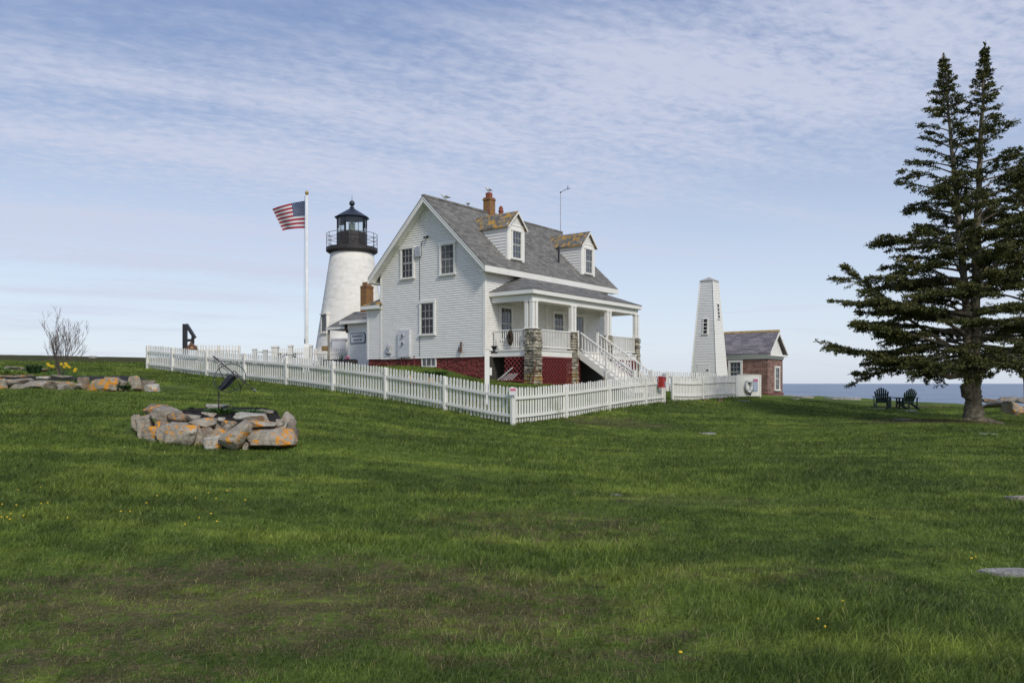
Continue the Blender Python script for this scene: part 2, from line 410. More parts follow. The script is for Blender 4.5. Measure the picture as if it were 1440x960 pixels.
def tag(o, label=None, cat=None, group=None, kind=None):
    for k_, v_ in (('label', label), ('category', cat), ('group', group), ('kind', kind)):
        if v_: o[k_] = v_
    return o
def thing(name, label, cat, loc, rotz=0.0, group=None):
    o = bpy.data.objects.new(name, None); COL.objects.link(o); o.empty_display_size = .3
    o.location = loc; o.rotation_euler = (0,0,rotz)
    return tag(o, label, cat, group)
# ------------------------------------------------------------------ terrain
AV = Vector((-.793,.609,0)); BV = Vector((.609,.793,0))
TH = math.atan2(.793,.609)
P0 = Vector((-1.26,37.0,0))
H = Matrix.Translation(P0) @ Matrix.Rotation(TH, 4, 'Z')
def hl(x, y, z=0): return H @ Vector((x, y, z))
C0 = Vector((0,23.2,0))
def s_left(px): u = (px-CX)/FX; return -C0.y*u/(.793+.609*u)
def s_right(px): u = (px-CX)/FX; return C0.y*u/(.609-.793*u)
FL = [(207,518),(263,526.5),(311,533),(418,544.2),(480,553),(540,562.5),(625,577),(720,598)]
FR = [(720,598),(857,577),(934,567)]
ctrl = [(0,0,-1.6),(-4,1,-1.6),(4,1,-1.62),(0,4.3,-1.6),(-2.8,4.3,-1.58),(2.8,4.3,-1.62),(0,-12,-1.7),(-15,-10,-1.6),(20,-10,-1.9),
        (0,9,-1.52),(-5,9,-1.38),(6,9,-1.58),(0,15,-1.42),(7,16,-1.48),(13,16,-1.6),(28,12,-2.0),(-10,12,-1.1),(-20,12,-.9)]
for px, py in FL:
    p = C0 + AV*s_left(px); ctrl.append((p.x, p.y, (HY-py)/FX*p.y))
for px, py in FR[1:]:
    p = C0 + BV*s_right(px); ctrl.append((p.x, p.y, (HY-py)/FX*p.y))
for px, py, d in ((300,628,13.9),(418,612,14.9),(187,605,14.9),(300,576,19),(60,548,23.6),(215,549,24.2),(-60,548,24),(10,506,42),(120,508,42),
                  (0,502,64),(110,503,63),(207,505,62),(350,508,60),(1079,557,50),(1140,557,50),(1240,573,39),(1370,591,28),(1440,600,28),
                  (1440,574,40),(1050,560,39),(950,564,36),(1010,612,24),(940,546.5,52),(900,547,41),(1008,550,45),(1250,590,31),(1100,575,34)):
    p = at(px, py, d); ctrl.append(tuple(p))
for x, y, z in ((0,2.0,.55),(0,3.5,.80),(0,7.5,.85),(-.6,.2,.15),(.6,-2.7,-.05),(10.2,-2.8,-.35),(5,-5.2,-.62),(11.5,4,.0),(1,12,.95),(5,14,.75)):
    p = hl(x, y); ctrl.append((p.x, p.y, z))
for x, y, z in ((-60,40,1.8),(-60,80,1.6),(-30,95,.6),(0,90,-1.0),(50,30,-2.2),(30,60,-2.0),(-70,5,.2),(60,-10,-3),(-60,-20,-1)): ctrl.append((x,y,z))
ctrl = np.array(ctrl)
def _tps():
    n = len(ctrl); X = ctrl[:, :2]
    r2 = ((X[:,None]-X[None])**2).sum(-1); K = .5*r2*np.log(r2+1e-9) + np.eye(n)*.8
    Pm = np.hstack([np.ones((n,1)), X]); A = np.zeros((n+3,n+3)); A[:n,:n]=K; A[:n,n:]=Pm; A[n:,:n]=Pm.T
    return np.linalg.solve(A, np.concatenate([ctrl[:,2], np.zeros(3)]))
TW = _tps()
EX = np.array([-200,-100,-40,-10,5,12,17,20,22.5,26,32,40,60,120.]); EY = np.array([90,100,96,82,70,62,56,50.5,46,43.8,45,47,50,46.])
def vnoise(x, y, sc, seed=0):
    x = x*sc+seed*13.7; y = y*sc+seed*7.3
    xi = np.floor(x).astype(np.int64); yi = np.floor(y).astype(np.int64); fx = x-xi; fy = y-yi
    fx = fx*fx*(3-2*fx); fy = fy*fy*(3-2*fy)
    def h(a, b):
        n = (a*374761393 + b*668265263 + seed*974634777) & 0xffffffff
        n = ((n ^ (n >> 13))*1274126177) & 0xffffffff
        return ((n ^ (n >> 16)) & 0xffff)/65535.0
    return (h(xi,yi)*(1-fx)+h(xi+1,yi)*fx)*(1-fy) + (h(xi,yi+1)*(1-fx)+h(xi+1,yi+1)*fx)*fy
def GA(x, y):
    x = np.asarray(x, float); y = np.asarray(y, float); sh = x.shape; x = x.ravel(); y = y.ravel()
    out = np.empty_like(x)
    for i in range(0, len(x), 60000):
        a = x[i:i+60000]; b = y[i:i+60000]
        r2 = (a[:,None]-ctrl[None,:,0])**2 + (b[:,None]-ctrl[None,:,1])**2
        out[i:i+60000] = (.5*r2*np.log(r2+1e-9)) @ TW[:-3] + TW[-3] + TW[-2]*a + TW[-1]*b
    out = np.clip(out, -4, 3.2)
    out += (vnoise(x,y,.6,1)-.5)*.07 + (vnoise(x,y,1.9,2)-.5)*.035
    e = np.interp(x, EX, EY) + (vnoise(x,y,.35,3)-.5)*2.0 + (vnoise(x,y,1.1,4)-.5)*.8
    over = np.maximum(0, y-e)
    step = np.floor(over*.8)/.8*.5 + over*.5
    out = out - step*1.1 - (over > 0)*.0 - over*(vnoise(x,y,.5,5))*.6
    out = np.maximum(out, -16)
    return out.reshape(sh)
def G(x, y): return float(GA(np.array([x]), np.array([y]))[0])
def warp(a, b, n, fine, c=0.0):
    t = np.linspace(-1, 1, n); k_ = 3.2
    w = np.sinh(k_*t)/np.sinh(k_)
    return np.where(w < 0, c + w*(c-a), c + w*(b-c))
xs = warp(-190, 150, 520, 0, 0.0); ys = np.concatenate([np.linspace(-40, 2, 30)[:-1], 2 + (np.linspace(0,1,560)**1.9)*128])
XX, YY = np.meshgrid(xs, ys); ZZ = GA(XX, YY)
nx, ny = len(xs), len(ys)
me = bpy.data.meshes.new('ground'); idx = np.arange(nx*ny).reshape(ny, nx)
F4 = np.stack([idx[:-1,:-1], idx[:-1,1:], idx[1:,1:], idx[1:,:-1]], -1).reshape(-1,4)
def np_mesh(me, V, loops, totals):
    me.vertices.add(len(V)); me.vertices.foreach_set('co', V.astype(np.float32).ravel())
    me.loops.add(len(loops)); me.loops.foreach_set('vertex_index', loops.astype(np.int32))
    me.polygons.add(len(totals)); st = np.concatenate([[0], np.cumsum(totals)[:-1]])
    me.polygons.foreach_set('loop_start', st.astype(np.int32)); me.polygons.foreach_set('loop_total', totals.astype(np.int32))
    me.update(calc_edges=True); me.validate()
np_mesh(me, np.stack([XX,YY,ZZ],-1).reshape(-1,3), F4.ravel(), np.full(len(F4),4))
me.polygons.foreach_set('use_smooth', [True]*len(F4)); me.materials.append(M['ground'])
ground = bpy.data.objects.new('ground', me); COL.objects.link(ground); tag(ground, kind='structure')
SEA = -12.0
mb = MB(); mb.poly([(-30000,-200,SEA),(30000,-200,SEA),(30000,40000,SEA),(-30000,40000,SEA)])
tag(mb.build('sea', M['sea']), kind='structure')
# ------------------------------------------------------------------ grass blades
def grass(n, d0, d1, expo, hbase, wbase, name, seed):
    r = np.random.default_rng(seed)
    a = 2-expo
    d = (d0**a + r.random(n)*(d1**a-d0**a))**(1/a)
    x = (r.random(n)*2-1)*(.72*d+2.8) + r.normal(size=n)*.5; y = d
    keep = ((x+5.85)/1.55)**2 + ((y-15.4)/1.55)**2 > 1
    # clear of the house, beds and the big slabs
    lx = (x-P0.x)*BV.x + (y-P0.y)*BV.y; ly = (x-P0.x)*AV.x + (y-P0.y)*AV.y
    keep &= ~((lx > -.1) & (lx < 11.3) & (ly > -2.7) & (ly < 9))
    keep &= ~((x < -10.6) & (x > -20) & (y > 24.2) & (y < 27.5))
    for cx, cy, rx, ry in ((4.7,6.75,.55,.16),(6.75,10.7,.3,.22),(16.2,28,.45,.45)): keep &= ((x-cx)/rx)**2 + ((y-cy)/ry)**2 > 1
    bare = np.zeros_like(x)
    for cx, cy, rx, ry, w in BARE:
        q = ((x-cx)/rx)**2 + ((y-cy)/ry)**2; bare = np.maximum(bare, w*np.clip((1.3-q)/1.15, 0, 1))
    thin = vnoise(x, y, 1.7, 11)*.6 + vnoise(x, y, 4.5, 12)*.4
    hole = np.clip((vnoise(x, y, 3.0, 13)*.4 + vnoise(x, y, 9., 14)*.6 - .36)*3.6, 0, 1)
    keep &= r.random(n) > np.clip(bare*(.25+.62*hole) + (thin-.58)*1.0, 0, .9)
    x, y, d, bare, thin = x[keep], y[keep], d[keep], bare[keep], thin[keep]; n = len(x)
    z = GA(x, y)
    fd = np.full(n, 9.)
    for ax_, ay_, bx_, by_ in ((0,23.2,-16.5,35.9),(0,23.2,5.9,30.9),(7.25,36,10.9,38.8)):
        tt = np.clip(((x-ax_)*(bx_-ax_)+(y-ay_)*(by_-ay_))/((bx_-ax_)**2+(by_-ay_)**2),0,1); fd = np.minimum(fd, np.hypot(x-ax_-tt*(bx_-ax_), y-ay_-tt*(by_-ay_)))
    fd = np.minimum(fd, np.abs(np.hypot((x+5.75)/1.5,(y-15.35)/1.55)-1)*1.5)
    lush = 1.5*np.exp(-(fd/.16)**2) + np.clip(vnoise(x, y, .55, 21)*1.6-.3, 0, 1.2)
    clump = np.clip((vnoise(x, y, 3.2, 22)-.62)*3, 0, 1) + .8*np.clip((vnoise(x, y, 9.5, 23)-.66)*3, 0, 1)
    h = hbase*(.45+.75*r.random(n)+.5*(r.random(n)>.93))*(.55+.75*lush+.7*clump)*(1-.38*bare)*(d/4.3)**.05
    w = wbase*(.7+.6*r.random(n))*(d/4.3)**.8
    az = r.random(n)*2*np.pi; flatb = (r.random(n) < .05+.35*bare); h = np.where(flatb, h*.25, h); lean = np.where(flatb, .045*(.5+r.random(n)), h*(.35+.9*r.random(n))); wind = .5*h
    fx = np.cos(az); fy = np.sin(az); fa = r.random(n)*2*np.pi; sx = np.cos(fa)*w*.5; sy = np.sin(fa)*w*.5
    base = np.stack([x,y,z-.006],-1); mid = np.stack([x+fx*lean*.35+wind*.25, y+fy*lean*.35, z+h*.6],-1)
    tip = np.stack([x+fx*lean+wind*.6, y+fy*lean, z+h],-1); S = np.stack([sx,sy,np.zeros(n)],-1)
    V = np.stack([base-S, base+S, mid+S*.8, mid-S*.8, tip],1).reshape(-1,3)
    o = np.arange(n)*5
    L = np.stack([o,o+1,o+2,o+3, o+3,o+2,o+4],-1).ravel(); T = np.tile([4,3], n)
    sv = np.clip(.50*r.random(n)+.44*np.clip((vnoise(x,y,6.5,31)-.25)*1.6,0,1)*(.5+.5*vnoise(x,y,1.3,32)), 0, .93); sv = np.where(r.random(n) > .962-.05*bare, .99, sv)
    me = bpy.data.meshes.new(name); np_mesh(me, V, L, T)
    at_ = me.attributes.new('shade', 'FLOAT', 'POINT'); at_.data.foreach_set('value', np.repeat(sv, 5).astype(np.float32))
    tp = me.attributes.new('tip', 'FLOAT', 'POINT'); tp.data.foreach_set('value', np.tile([0,0,.6,.6,1], n).astype(np.float32))
    me.materials.append(M['blades'])
    ob = bpy.data.objects.new(name, me); COL.objects.link(ob); return ob
tag(grass(1050000, 2.2, 41, 1.55, .046, .0042, 'grass', 3), 'short uneven green lawn grass with thin worn patches', 'grass', kind='stuff')
# ------------------------------------------------------------------ fences
def fence(label, A, B, post_s, top_fn=None, hgt=1.08, sp=.130, pw=.072, group=None, name='picket_fence', z_fn=None, endpost=True, post_extra=-.03, mat=None, rail_mat=None, side=-1, s_end_pad=0):
    A = Vector((A[0],A[1],0)); B = Vector((B[0],B[1],0)); L = (B-A).length; D = (B-A).normalized(); N = Vector((D.y,-D.x,0))*(-side)
    zf = z_fn or (lambda p: G(p.x, p.y))
    root = thing(name, label, 'fence', (A.x, A.y, zf(A)), math.atan2(D.y, D.x), group)
    samp = [zf(A + D*(L*i/24)) for i in range(25)]
    ks = np.array([0.05,.25,.4,.25,.05])
    sm = np.convolve(np.pad(samp, 2, 'edge'), ks, 'valid')
    Z = lambda s: float(np.interp(s, np.linspace(0,L,25), sm))
    cuts = [0.0] + list(post_s) + [L]
    mat = mat or M['picket']
    for c in ([] if not endpost else cuts):
        p = A + D*c; zz = zf(p); m = MB()
        q = .042
        m.F = Matrix.Translation((p.x, p.y, 0)) @ Matrix.Rotation(math.atan2(D.y, D.x), 4, 'Z')
        zb = min(zz, Z(c))-.25; zt = Z(c)+hgt+post_extra
        m.box(-q,q,-q,q,zb,zt); m.hexa([(-q,-q,zt),(q,-q,zt),(q,q,zt),(-q,q,zt),(-.02,-.02,zt+.03),(.02,-.02,zt+.03),(.02,.02,zt+.03),(-.02,.02,zt+.03)])
        m.build('post', mat, root)
    for a, b in zip(cuts, cuts[1:]):
        if b-a < .2: continue
        for hz in (.24, hgt-.30):
            m = MB(); nn_ = 6; c_ = [a+.056+(b-a-.112)*i_/nn_ for i_ in range(nn_+1)]
            for ca, cb in zip(c_, c_[1:]): m.bar(A + D*ca + Vector((0,0,Z(ca)+hz)), A + D*(cb+.002) + Vector((0,0,Z(cb)+hz)), .038, .085)
            m.build('rail', rail_mat or mat, root)
        m = MB(); n = max(1, int((b-a-.06)/sp)); g = (b-a)/n
        for i in range(n):
            s_ = a + g*(i+.5); p = A + D*s_ + N*.032
            jz = random.uniform(-.016,.016); tl = random.uniform(-.012,.012)
            z0 = Z(s_) + .035 + random.uniform(-.015,.015); z1 = Z(s_) + hgt + jz; w2 = pw/2
            pts = [(-w2,z0),(w2,z0),(w2+tl,z1-.045),(w2*.45+tl,z1-.008),(tl,z1),(-w2*.45+tl,z1-.008),(-w2+tl,z1-.045)]
            m.prism([p + D*u_ + Vector((0,0,v_)) for u_, v_ in pts], N*.02)
        m.build('picket_panel', mat, root)
    return root, Z, A, D, N
LL = s_left(207)
pL = [2.65*i for i in range(1, 8)]
fl = fence('long white picket fence running uphill from the front corner to the left, below the flagpole', C0, C0+AV*LL, pL, side=-1)
RL = s_right(934)
fr = fence('white picket fence running from the front corner rightwards past the porch steps', C0+BV*.08, C0+BV*RL, [2.75,5.45,8.1], side=1)
g0 = at(945.5,562,36); g1 = at(1035,560,38.8); g2 = at(1067.5,557,40.2)
fg = fence('weathered white picket fence in front of the pyramid tower, left of the life ring board', (g0.x,g0.y), (g1.x,g1.y), [2.1], side=1, sp=.10, pw=.082, hgt=1.1)
# brick blocks the gate section rests on
for px, lb in ((990,'left'), (1011,'right')):
    p = at(px,563.5,37.2); z = G(p.x,p.y); m = MB(Matrix.Translation((p.x,p.y-.14,z)) @ Matrix.Rotation(.5,4,'Z'))
    m.box(-.11,.11,-.06,.06,-.04,.075)
    tag(m.build('brick', M['brick'], loc=(p.x,p.y,z)), f'red brick wedged under the picket gate, the {lb} one', 'brick', 'bricks under the gate')
k0 = at(893,540,41.2); k1 = at(1009,540,45.5)
fb = fence('grey-white picket fence with brown rails along the cliff edge behind the porch steps', (k0.x,k0.y), (k1.x,k1.y), [2.5,5.0], side=-1, sp=.17, pw=.075, z_fn=lambda p: float(np.interp(p.x,[k0.x,k1.x],[-.40,-.50])), rail_mat=M['timber_brown'])
b0 = at(276,540,44.6); b1 = at(337,540,45)
fence('short white picket fence on the rise behind the long fence, right of the bell', (b0.x,b0.y),(b1.x,b1.y),[1.2], side=1, sp=.135, z_fn=lambda p: 1.08)
b0 = at(389,540,46); b1 = at(489.5,540,46.5)
fence('white picket fence in front of the lighthouse base, left of the museum door', (b0.x,b0.y),(b1.x,b1.y),[2.2], side=1, sp=.115, pw=.06, z_fn=lambda p: .98)
# post-and-rail stub
r0 = at(358,540,43); root = thing('rail_fence', 'two white posts joined by a single rail behind the long fence', 'fence', (r0.x,r0.y,.7))
for px, pt in ((358,491.5),(373,492.8)):
    p = at(px,pt,43); m = MB(); m.box(p.x-.11,p.x+.11,43-.09,43+.09,.6,p.z); m.box(p.x-.13,p.x+.13,43-.11,43+.11,p.z,p.z+.04); m.build('post', M['picket'], root)
m = MB(); a = at(360,495,42.9); b = at(386,495,43.5); m.bar(a,b,.05,.09); m.build('rail', M['picket'], root)
for i, (px, pt, w) in enumerate(((387,487,.17),(408.5,485.5,.12),(437,485.5,.09))):
    p = at(px,pt,45.3-i*.3); m = MB(); y = p.y; m.box(p.x-w,p.x+w,y-w,y+w,.7,p.z-.08); m.box(p.x-w-.03,p.x+w+.03,y-w-.03,y+w+.03,p.z-.08,p.z); m.box(p.x-w*.6,p.x+w*.6,y-w*.6,y+w*.6,p.z,p.z+.05)
    tag(m.build('gate_post', M['picket'], loc=(p.x,y,.9)), ['stout white gate post at the left end of the lighthouse fence','white gate post standing above the black iron bench','slim white gate post just right of the flagpole'][i], 'post', 'gate posts by the lighthouse')
# board fence with life ring
D = (Vector((g2.x,g2.y,0))-Vector((g1.x,g1.y,0))).normalized(); ang = math.atan2(D.y,D.x)
root = thing('board_fence', 'solid white board panel carrying the life ring beside the brick building', 'fence', (g1.x,g1.y,G(g1.x,g1.y)), ang)
FB = Matrix.Translation((g1.x,g1.y,G(g1.x,g1.y))) @ Matrix.Rotation(ang,4,'Z'); LB = (Vector((g2.x,g2.y))-Vector((g1.x,g1.y))).length
m = MB(FB)
for i in range(7): m.box(.07+i*(LB-.07)/7, .066+(i+1)*(LB-.07)/7, -.03, 0.0, .07, 1.12+.004*(i%2))
m.build('board', M['picket'], root)
m = MB(FB); m.box(LB+.002,LB+.10,-.06,.05,-.1,1.15); m.build('post', M['picket'], root)
m = MB(FB); m.box(.05,LB,-.05,-.032,1.125,1.16); m.build('cap_rail', M['picket'], root)
# life ring
c = FB @ Vector((LB*.46,-.10,.56)); root = thing('life_ring', 'white horseshoe-like life ring hanging on the white board panel', 'life ring', (c.x,c.y,c.z-.36), ang)
FR_ = FB @ Matrix.Translation((LB*.46,-.10,.56)); m = MB(FR_); m.torus((0,0,0),(1,0,0),(0,0,1),.27,.075,32,10); m.build('ring', M['sign_white'], root, True)
for a in (.8,2.3,3.9,5.4): m = MB(FR_); m.torus((.27*math.cos(a),0,.27*math.sin(a)),(math.cos(a),0,math.sin(a)),(0,1,0),.081,.012,12,5); m.build('strap', M['black_iron'], root)
m = MB(FR_); m.torus((0,-.03,-.03),(1,0,0),(0,0,1),.355,.012,36,5); m.tube([(-.1,-.05,-.3),(0,-.09,-.44),(.12,-.06,-.33)],.035,6); m.build('rope', M['brown_iron'], root)
c = FB @ Vector((LB*.80,-.06,.62)); root = thing('notice', 'small pale notice with a pink heading beside the life ring', 'sign', (c.x,c.y,c.z-.35), ang)
FN = FB @ Matrix.Translation((LB*.80,-.055,.62)); m = MB(FN); m.box(-.21,.21,-.004,.015,-.30,.32); m.build('board', M['blue_print'], root)
m = MB(FN); m.box(-.20,.20,-.010,-.0055,.19,.30); m.build('heading', M['pink'], root)
m = MB(FN)
for i in range(5): m.box(-.16,.15-.05*(i%2),-.010,-.0055,.12-.08*i,.14-.08*i)
m.build('print', M['sign_white'], root)
# red box on fence end
p = C0+BV*(RL-.45); z = G(p.x,p.y); FBX = Matrix.Translation((p.x,p.y,z)) @ Matrix.Rotation(TH,4,'Z')
root = thing('donation_box', 'red metal box with a white label fixed to the end of the picket fence', 'box', (p.x,p.y,z+.65), TH)
m = MB(FBX); m.box(-.16,.14,-.24,-.06,.62,1.0); m.prism([(-.18,-.27,1.0),(-.18,-.05,1.0),(-.18,-.05,1.05)],(.34,0,0)); m.build('body', M['red_box'], root)
m = MB(FBX); m.box(.02,.12,-.247,-.2405,.66,.86); m.build('label_plate', M['blue_print'], root)
m = MB(FBX); m.box(.18,.42,-.10,-.06,.80,1.16); tag(m.build('sign_plate', M['grey_metal'], loc=(p.x,p.y,z)), 'blank grey plate beside the red box on the fence end', 'sign')
# plaque on corner post
m = MB(Matrix.Translation((C0.x,C0.y,G(0,23.2))) @ Matrix.Rotation(R(8),4,'Z'))
root = thing('plaque', 'small white plaque with a pink stripe on the front corner post of the fence', 'sign', (0,23.1,G(0,23.2)+.9))
m.box(-.10,.12,-.13,-.115,.88,1.10); m.build('board', M['sign_white'], root)
m = MB(m.F); m.box(-.07,.09,-.136,-.1315,1.0,1.07); m.build('print', M['pink'], root)
# ------------------------------------------------------------------ house
def clap(m, o, u, n, z0, z1, ext, e=.113, t=.028):
    o = Vector(o); u = Vector(u); n = Vector(n); z = z0
    while z < z1-1e-4:
        zt = min(z+e, z1); a0, b0_ = ext(z); a1, b1_ = ext(zt)
        if b1_-a1 < .01: 
            mid = (a1+b1_)/2; a1 = mid-.005; b1_ = mid+.005
        if b0_-a0 > .02:
            P = lambda a, zz, off: o + u*a + Vector((0,0,zz)) + n*off
            m.poly([P(a0,z,t),P(b0_,z,t),P(b1_,zt,.003),P(a1,zt,.003)])
            c_ = m.cur; m.cur = 1; m.poly([P(a0,z,t),P(b0_,z,t),P(b0_,z-.010,.003),P(a0,z-.010,.003)]); m.cur = c_  # thin strip below the board, coloured as the lap's shadow
        z = zt
def window(parent, Fw, w, h, cols=3, rows=2, glass='glass_dark', casing=.11, sub=True, frame_mat='trim', lower_glass=None, dormer=False):
    """Fw: x along the wall, -y outward, z up, origin at the centre of the opening"""
    cw = MB(Fw); a = w/2; b = h/2; c = casing
    cw.box(-a-c,-a,-.07,0,-b,b); cw.box(a,a+c,-.07,0,-b,b); cw.box(-a-c-.02,a+c+.02,-.085,0,b,b+c*1.1); 
    win = cw.build('window', M[frame_mat], parent)
    P = parent if dormer else win
    m = MB(Fw); m.box(-a-c-.04,a+c+.04,-.11,0,-b-.075,-b); m.build('sill', M[frame_mat], P)
    m = MB(Fw); s = .035
    for (z0, z1, y) in ((0,b,-.030),(-b,0,-.022)):
        m.box(-a,a,y-.018,y,z1-s,z1); m.box(-a,a,y-.020,y,z0,z0+s)
        m.box(-a,-a+s,y-.018,y,z0+s,z1-s); m.box(a-s,a,y-.018,y,z0+s,z1-s)
        gw = (w-2*s); gh = (z1-z0-2*s)
        for i in range(1, cols): x = -a+s+gw*i/cols; m.box(x-.009,x+.009,y-.012,y,z0+s,z1-s)
        for j in range(1, rows): z = z0+s+gh*j/rows; m.box(-a+s,a-s,y-.0125,y,z-.009,z+.009)
    m.build('sash', M['muntin'], P)
    m = MB(Fw); m.box(-a,a,-.0195,-.018,0,b); m.box(-a,a,-.0195,-.018,-b,-.002)
    m.build('pane', M[glass], P)
    return win
hb = hl(5,4,0); house = thing('house', 'white clapboard keeper’s house with two dormers, a stone-pillared porch and red foundation', 'house', (P0.x,P0.y,0.2), TH)
W_, LN, ZB, ZE = 7.0, 11.05, 1.30, 5.32
SL = .95; RZ = lambda y: 5.50 + SL*((y if y < 3.5 else 7-y)+.35)
# foundation
m = MB(H); m.box(.05,LN-.05,.05,W_+.95,-.6,ZB); m.build('foundation', M['red_stone'], house)
# walls
m = MB(H)
m.box(0,LN,0,W_,ZB+.0,ZE)                                   # core
gz = lambda y: RZ(y)-.16
for x in (0.0, LN-.02): m.prism([(x,0,ZE+.001),(x,W_,ZE+.001),(x,W_,gz(W_)),(x,3.5,gz(3.5)),(x,0,gz(0))],(.02,0,0))
def extg(z):
    if z <= gz(0): return (.12, W_-.12)
    y = (z+.16-5.50)/SL-.35; return (y+.02, W_-y-.02)
clap(m, (0,0,0),(0,1,0),(-1,0,0), ZB-.03, gz(3.5)-.05, extg)
clap(m, (0,0,0),(1,0,0),(0,-1,0), ZB-.03, ZE, lambda z:(.12,LN-.12))
m.build('wall', [M['siding'],M['lap_shade']], house)
m = MB(H)
m.box(-.035,0,-.035,.12,ZB-.05,ZE+.1); m.box(0.0,.12,-.035,0,ZB-.05,ZE+.1); m.build('corner_board', M['trim'], house)
m = MB(H); m.box(-.035,0,W_-.12,W_,ZB-.05,ZE+.1); m.build('corner_board', M['trim'], house)
m = MB(H); m.box(LN-.12,LN,-.035,0,ZB-.05,ZE+.1); m.build('corner_board', M['trim'], house)
m = MB(H); m.box(-.035,-.031,.125,W_-.125,ZB-.06,ZB-.035)
m.build('water_table', M['trim'], house)
# roof slabs
m = MB(H); t = .07; x0, x1 = -.5, LN+.5
def slab(y0, y1):
    z0, z1 = RZ(y0) if y0 <= 3.5 else RZ(y0), RZ(y1)
    m.hexa([(x0,y0,z0-t),(x1,y0,z0-t),(x1,y1,z1-t),(x0,y1,z1-t),(x0,y0,z0),(x1,y0,z0),(x1,y1,z1),(x0,y1,z1)])
slab(-.42,3.5); 
m.hexa([(x0,3.5,RZ(3.5)-t),(x1,3.5,RZ(3.5)-t),(x1,7.42,RZ(7.42)-t),(x0,7.42,RZ(7.42)-t),(x0,3.5,RZ(3.5)),(x1,3.5,RZ(3.5)),(x1,7.42,RZ(7.42)),(x0,7.42,RZ(7.42))])
roof = m.build('roof', M['roof'], house)
for xx in (x0+.02, x1-.05):
    m = MB(H)
    for (ya, yb) in ((-.40,3.5),(7.40,3.5)):
        za, zb = RZ(ya)-t-.004, RZ(yb)-t-.004
        m.hexa([(xx,ya,za-.25),(xx+.03,ya,za-.25),(xx+.03,yb,zb-.25),(xx,yb,zb-.25),(xx,ya,za),(xx+.03,ya,za),(xx+.03,yb,zb),(xx,yb,zb)])
    for (ya, yb) in ((-.36,3.5),(7.36,3.5)):                # crown strip
        za, zb = RZ(ya)-t-.004, RZ(yb)-t-.004; xq = xx-.02 if xx < 0 else xx+.03
        m.hexa([(xq,ya,za-.07),(xq+.02,ya,za-.07),(xq+.02,yb,zb-.07),(xq,yb,zb-.07),(xq,ya,za),(xq+.02,ya,za),(xq+.02,yb,zb),(xq,yb,zb)])
    m.build('rake_board', M['trim'], roof)
m = MB(H)
for (xa, xb) in ((x0+.052,-.02),(LN+.02,x1-.052)):
    for (ya, yb) in ((-.38,3.49),(7.38,3.51)):
        za, zb = RZ(ya)-t-.16, RZ(yb)-t-.16
        m.hexa([(xa,ya,za-.02),(xb,ya,za-.02),(xb,yb,zb-.02),(xa,yb,zb-.02),(xa,ya,za),(xb,ya,za),(xb,yb,zb),(xa,yb,zb)])
for (ya, yb) in ((-.40,-.035),(W_+.035,7.40)): m.box(x0+.052,x1-.052,ya,yb,RZ(-.4)-t-.24,RZ(-.4)-t-.22)
m.build('soffit', M['trim'], roof)
for (ya, yb) in ((-.44,-.405),(7.405,7.44)): m = MB(H); m.box(x0+.0,x1,ya,yb,RZ(-.42)-t-.24,RZ(-.42)-.035); m.build('fascia', M['trim'], roof)
m = MB(H); m.box(x0,x1,3.40,3.60,RZ(3.5)-.06,RZ(3.5)+.03); m.build('ridge_cap', M['roof'], roof)
# chimneys, pots, vents on the roof
m = MB(H); m.box(4.38,4.86,3.28,3.72,8.5,9.95); m.box(4.35,4.89,3.25,3.75,9.80,9.88); ch = m.build('chimney', M['brick_chimney'], roof)
m = MB(H); m.box(4.46,4.72,3.36,3.62,9.95,10.22); m.build('chimney_pot', M['pot_red'], roof)
m = MB(H); m.lathe([(.12,8.9),(.12,9.45),(.15,9.46),(.15,9.52),(.12,9.53),(.12,9.70),(.07,9.71),(.07,9.78)],(5.95,3.75),14); m.build('vent_pot', M['pot_red'], roof)
m = MB(H); m.lathe([(.055,6.3),(.055,7.35),(.07,7.35),(.07,7.40)],(7.2,.75),12); m.build('vent_pipe', M['black_iron'], roof)
m = MB(H); m.tube([(11.45,3.5,9.1),(11.45,3.5,11.55)],[.025,.018],6); m.build('mast', M['grey_metal'], roof)
m = MB(H); c = Vector((11.45,3.5,11.55)); m.ball(c,.05); d = Vector((.2,-.35,.22)); m.tube([c,c+d],.016,5); m.tube([c+d+Vector((-.08,-.1,-.1)),c+d+Vector((.1,.02,.2))],.02,5); m.tube([c+d,c+d+Vector((.1,-.18,.0))],.016,5)
m.build('wind_vane', M['black_iron'], roof)
